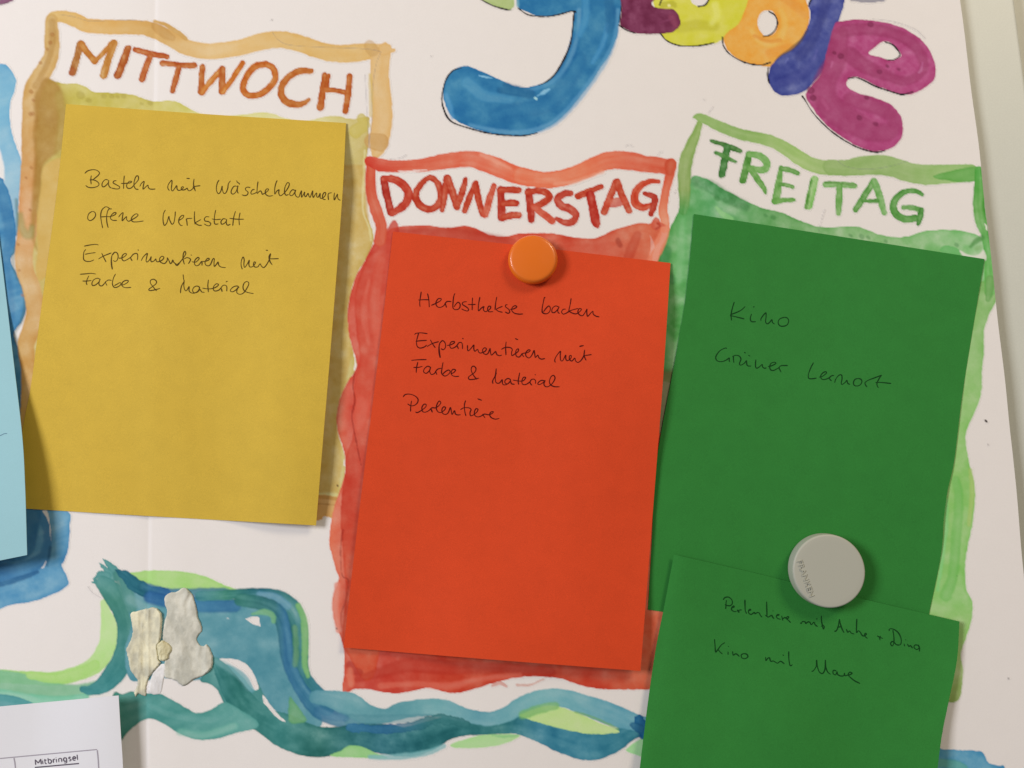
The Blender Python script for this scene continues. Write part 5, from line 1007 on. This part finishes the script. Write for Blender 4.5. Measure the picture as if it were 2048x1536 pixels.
GLY = {'M': (13, [[(0, 0), (0, 11)], [(0, 11), (5, 3)], [(5, 3), (10, 11)], [(10, 11), (10, 0)]]), 'i': (4.2, [[(0, 0), (0, 7.6)], [(0, 10), (0, 10.8)]]),
       't': (6, [[(0, 10), (0, 2), (1.1, .3), (3, .3)], [(-1.6, 7.4), (3, 7.4)]]), 'b': (9, [[(0, 11), (0, 0)], [(0, .8), (3, 0), (5.3, 2), (5.3, 5.5), (3, 7.6), (0, 6.5)]]),
       'r': (5.6, [[(0, 0), (0, 7.6)], [(0, 5), (1.5, 7.2), (3.6, 7.4)]]), 'n': (9, [[(0, 0), (0, 7.6)], [(0, 5.5), (2, 7.5), (4.5, 7), (5.3, 5), (5.3, 0)]]),
       'g': (9, [[(5, 6.5), (2.5, 7.6), (.2, 6), (.2, 2.5), (2, .3), (5, 1.5)], [(5.1, 7.6), (5.1, -1), (3.5, -3), (0, -2.6)]]), 's': (7.5, [[(4.3, 6.9), (2, 7.6), (.3, 6), (2.2, 4.1), (4.3, 2.1), (2.5, .1), (0, .8)]]),
       'e': (8.5, [[(.2, 4), (5, 4), (4.8, 6.2), (2.5, 7.6), (.2, 5.5), (.2, 2), (2.5, .1), (4.8, .9)]]), 'l': (2.5, [[(0, 0), (0, 11)]])}
def print_word(text, p0, p1):
    tot = sum(GLY[c][0] for c in text)
    d = np.array([p1[0] - p0[0], p1[1] - p0[1]], float); L = np.hypot(*d); d /= L; up = np.array([d[1], -d[0]])
    x, st = 0.0, []
    for c in text:
        for q in GLY[c][1]:
            st.append(((0, 0, 1.0), [tuple(np.array(p0) + (x + a) * L / tot * d + b * up) for a, b in q]))
        x += GLY[c][0]
    o = word(printed, text, st, h_print, M_TON, 1.25, name="printed_word")
    o["label"] = "bold underlined printed heading %s" % text
print_word("Mitbringsel", (71.5, 1530.0), (158.0, 1519.8))
def rule(pts, r, name="table_line", mat=M_LIN):
    S = spline([(x, y, r) for x, y in pts], 6.0)
    d = np.gradient(S[:, :2], axis=0); d /= np.hypot(*d.T)[:, None]
    nr = np.stack([-d[:, 1], d[:, 0]], -1) * r
    a = S[:, :2] + nr; b = S[:, :2] - nr
    A = P(a[:, 0], a[:, 1], h_print(a[:, 0], a[:, 1]) + 0.00006); B = P(b[:, 0], b[:, 1], h_print(b[:, 0], b[:, 1]) + 0.00006)
    n = len(S)
    adopt(new_mesh(name, np.vstack([A, B]), np.array([(i, i + n, i + n + 1, i + 1) for i in range(n - 1)]), mat), printed)
rule([(-200, 1536), (0, 1517), (194, 1499)], 1.1)
rule([(194.5, 1500.5), (197, 1530), (202, 1640)], 1.3)
rule([(28, 1516), (31, 1540), (36, 1640)], 1.3)
rule([(69.5, 1535), (158, 1527)], 1.3, "underline", M_TON)

# ------------------------------------------------------------------ magnets
def lathe(name, prof, center, mat, root, n=96):
    """prof: (radius, height) from rim to centre; axis = -y"""
    V, F = [], []
    for r, h in prof:
        for k in range(n):
            a = 2 * math.pi * k / n
            V.append((center[0] + r * math.cos(a), center[1] - h, center[2] + r * math.sin(a)))
    for j in range(len(prof) - 1):
        for k in range(n):
            a, b = j * n + k, j * n + (k + 1) % n
            F.append((a, b, b + n, a + n))
    F.append(tuple(range((len(prof) - 1) * n, len(prof) * n)))
    F.append(tuple(range(n))[::-1])
    return new_mesh(name, V, F, mat)
def plastic(name, col, x, y, rough, spec, sub=0.0, coat=0.0):
    m, nt, b = principled(name)
    N = nt.nodes; L = nt.links
    b.inputs["Base Color"].default_value = (*albedo(col, x, y), 1)
    b.inputs["Roughness"].default_value = rough
    b.inputs["Specular IOR Level"].default_value = spec
    b.inputs["Coat Weight"].default_value = coat; b.inputs["Coat Roughness"].default_value = 0.06
    tc = N.new("ShaderNodeTexCoord"); nz = N.new("ShaderNodeTexNoise"); nz.inputs["Scale"].default_value = 900; nz.inputs["Detail"].default_value = 3
    L.new(tc.outputs["Object"], nz.inputs["Vector"])
    bp = N.new("ShaderNodeBump"); bp.inputs["Strength"].default_value = 0.12; bp.inputs["Distance"].default_value = 0.00004
    L.new(nz.outputs["Fac"], bp.inputs["Height"]); L.new(bp.outputs["Normal"], b.inputs["Normal"])
    n2 = N.new("ShaderNodeTexNoise"); n2.inputs["Scale"].default_value = 150; n2.inputs["Detail"].default_value = 4
    L.new(tc.outputs["Object"], n2.inputs["Vector"])
    mr = N.new("ShaderNodeMapRange"); mr.inputs[3].default_value = rough - 0.06; mr.inputs[4].default_value = rough + 0.08
    L.new(n2.outputs["Fac"], mr.inputs[0]); L.new(mr.outputs[0], b.inputs["Roughness"])
    return m
M_OM = plastic("orange_plastic", (218, 104, 20), 1070, 520, 0.34, 0.45, coat=0.25)
M_GM = plastic("grey_plastic", (167, 161, 143), 1650, 1140, 0.5, 0.35)
GM = "round magnets holding the notes"
def arc(r, h, rr, a0=0, a1=90, n=7, ry=None):
    ry = ry or rr
    return [(r - rr + rr * math.cos(math.radians(a0 + (a1 - a0) * k / n)), h - ry + ry * math.sin(math.radians(a0 + (a1 - a0) * k / n))) for k in range(n + 1)]
# orange dome
hb = float(h_orange(1067, 521)) + 0.0001
c1 = P(1065.5, 522.5, hb)
R1 = 0.0126; H1 = 0.0062
prof = [(R1 - 0.0010, 0.0), (R1 - 0.0003, 0.0008)] + arc(R1, 0.0056, 0.0022, -12, 72, 10, 0.0028)
r_e, h_e = prof[-1]
for k in range(1, 13):
    t = k / 12.0
    r = r_e * (1 - t) + 0.0002 * t
    prof.append((r, h_e + (H1 - h_e) * (1 - (r / r_e) ** 2) ** 0.9))
om = empty("magnet", tuple(c1), "glossy orange domed magnet at the top of the orange note", "magnet", GM)
adopt(lathe("cap", prof, c1, M_OM, om), om)
# grey disc
hg = float(h_green2(1648, 1140)) + 0.0001
b0 = P(1574.0, 1138, hg); b1 = P(1718.0, 1138, hg)
R2 = 0.5 * float(np.linalg.norm(b1 - b0)); c2 = (b0 + b1) / 2; c2[2] = P(1646, 1138.5, hg)[2]
H2 = 0.0082
prof = [(R2 - 0.0004, 0), (R2 - 0.0001, 0.0012), (R2, 0.0030)] + [(R2 - 0.0002, H2 - 0.0012)] + arc(R2 - 0.0002, H2, 0.0010, 10, 90, 5)[0:]
prof += [(R2 * 0.80, H2 + 0.00002), (R2 * 0.4, H2), (0.0004, H2 - 0.00002)]
gm = empty("magnet", tuple(c2), "flat grey round magnet with raised lettering on the green notes", "magnet", GM)
adopt(lathe("cap", prof, c2, M_GM, gm), gm)
hg_top = -c2[1] + H2
place_text("raised_lettering", "FRANKEN", (1594.5, 1122.5), (1619.5, 1194.5), 9.8, lambda x, y: np.full(np.shape(x), hg_top - 0.00005), M_GM, gm, bold=0.0, thick=0.00050, label="raised lettering FRANKEN")

# ------------------------------------------------------------------ torn tape scraps on the river
M_TAPE = ((230, 218, 188), (192, 184, 164)); M_TAP2 = ((216, 208, 194), (186, 180, 167))
M_TAP3 = ((224, 212, 178), (198, 184, 146)); M_TORN = ((234, 226, 224), (216, 208, 206))
def scrap(name, pts, hf, mat, label, g=1.2, th=0.30, base=0.12):
    S = spline([(x, y, 0) for x, y in pts], 2.5, closed=True)[:, :2]
    S = S + 1.3 * np.stack([fbm(N1, S[:, 0] / 3.4, S[:, 1] / 3.4, 3), fbm(N2, S[:, 0] / 3.3, S[:, 1] / 3.3, 3)], -1)
    xs = np.arange(S[:, 0].min() - 4, S[:, 0].max() + 4, g); ys = np.arange(S[:, 1].min() - 4, S[:, 1].max() + 4, g)
    X, Y_ = np.meshgrid(xs, ys)
    sd = poly_sdf(X, Y_, S)
    gy_, gx_ = np.gradient(sd, g)
    nn = np.sqrt(gx_ ** 2 + gy_ ** 2) + 1e-6
    out = sd < 0
    near = out & (sd > -g * 1.6)
    X2 = np.where(near, X - gx_ / nn * sd, X); Y2 = np.where(near, Y_ - gy_ / nn * sd, Y_)
    ins = ~out
    cell = ins[:-1, :-1] | ins[1:, :-1] | ins[:-1, 1:] | ins[1:, 1:]
    e = np.clip(sd, 0, None)
    h = Hp(X2, Y2) + (base + hf(X2, Y2) * smooth01(e / 3.0) + th * np.clip(e / 0.9, 0, 1)) * MM
    W = P(X2, Y2, h)
    I = np.arange(X.size).reshape(X.shape)
    r, c = np.nonzero(cell)
    f = np.stack([I[r, c], I[r + 1, c], I[r + 1, c + 1], I[r, c + 1]], -1)
    u, inv = np.unique(f, return_inverse=True)
    # old tape soaked unevenly: cream where it is thick, greyer where it is thin
    cr, gr = mat
    xx = X2.ravel()[u]; yy = Y2.ravel()[u]; ee = sd.ravel()[u]
    k = np.clip(0.55 + 1.1 * fbm(N1, xx / 15 + 4, yy / 24, 3) + 0.25 * fbm(N2, xx / 5, yy / 6, 2) - 0.35 * np.exp(-np.clip(ee, 0, None) / 5.0), 0, 1)[:, None]
    col = albedo(cr, 300, 1280) * k + albedo(gr, 300, 1280) * (1 - k)
    o = new_mesh(name, W.reshape(-1, 3)[u], inv.reshape(-1, 4), M_PIG, attr=col)
    ctr = W.reshape(-1, 3)[u].mean(0)
    co = W.reshape(-1, 3)[u] - ctr
    o.data.vertices.foreach_set("co", co.astype(np.float32).ravel()); o.location = ctr; o.data.update()
    return thing(o, label, "tape", "torn tape scraps left on the river")
def wr(a, b, amp, s):
    return lambda x, y: amp * (0.55 + 0.5 * fbm(N3, x / a + s, y / b + s, 2) - 0.55 * np.abs(fbm(N2, x / (a * 0.6) + s, y / (b * 0.7), 2))) + 0.05 * fbm(N4, x / 3.0, y / 3.4, 2)
scrap("tape_scrap", [(262, 1226), (275, 1222), (290, 1218), (309, 1215), (318, 1220), (324, 1231), (324, 1250), (323, 1270), (319, 1284), (314, 1293), (316, 1305), (318, 1320), (321, 1325), (315, 1335), (306, 1345), (297, 1358), (292, 1373), (292, 1391), (285, 1391), (277, 1387), (271, 1393), (269, 1384), (274, 1372), (275, 1360), (268, 1350), (260, 1338), (257, 1322), (254, 1306), (252, 1298), (258, 1288), (264, 1272), (265, 1255), (262, 1240)],
      lambda x, y: wr(18, 70, 0.8, 3)(x, y) + 0.45 * np.exp(-((x - 296) / 3.5) ** 2) + 0.7 * smooth01((x - 300) / 20) + 0.6 * np.exp(-np.abs(x - 290 - (y - 1222) * 0.1) / 4.0) * np.exp(-((y - 1228) / 12.0) ** 2), M_TAPE, "cream torn tape strip, left one of the pair on the river")
scrap("tape_scrap", [(329, 1206), (330, 1193), (340, 1186), (355, 1183), (367, 1175), (378, 1181), (386, 1192), (390, 1206), (394, 1220), (396, 1235), (402, 1248), (404, 1262), (396, 1272), (394, 1281), (400, 1290), (407, 1292), (414, 1289), (422, 1302), (426, 1318), (424, 1335), (415, 1346), (400, 1354), (388, 1359), (376, 1368), (366, 1372), (352, 1362), (342, 1358), (331, 1355), (328, 1341), (330, 1320), (333, 1305), (332, 1290), (326, 1280), (326, 1262), (329, 1245), (334, 1225), (332, 1215)],
      lambda x, y: wr(26, 50, 0.8, 9)(x, y) + 0.7 * np.exp(-((x - 372 + (y - 1190) * .4) / 6.0) ** 2) * np.exp(-((y - 1190) / 16.0) ** 2) + 0.7 * np.exp(-((x - 414) / 8) ** 2 - ((y - 1330) / 24) ** 2), M_TAP2, "greyish torn tape scrap with a foot, right one of the pair on the river")
scrap("tape_scrap", [(313, 1292), (319, 1284), (326, 1281), (334, 1285), (341, 1292), (343, 1300), (338, 1310), (335, 1319), (327, 1322), (319, 1320), (316, 1309)],
      lambda x, y: 0.35 + wr(6, 12, 0.6, 5)(x, y), M_TAP3, "small yellowed tape shred between the two larger tape scraps", th=0.2, base=0.55)
scrap("torn_paper_scrap", [(316, 1334), (324, 1328), (332, 1330), (331, 1345), (326, 1365), (321, 1386), (308, 1389), (296, 1383), (300, 1362), (307, 1345)],
      wr(10, 20, 0.35, 7), M_TORN, "white torn paper fibre patch below the tape scraps", th=0.12, base=0.1)
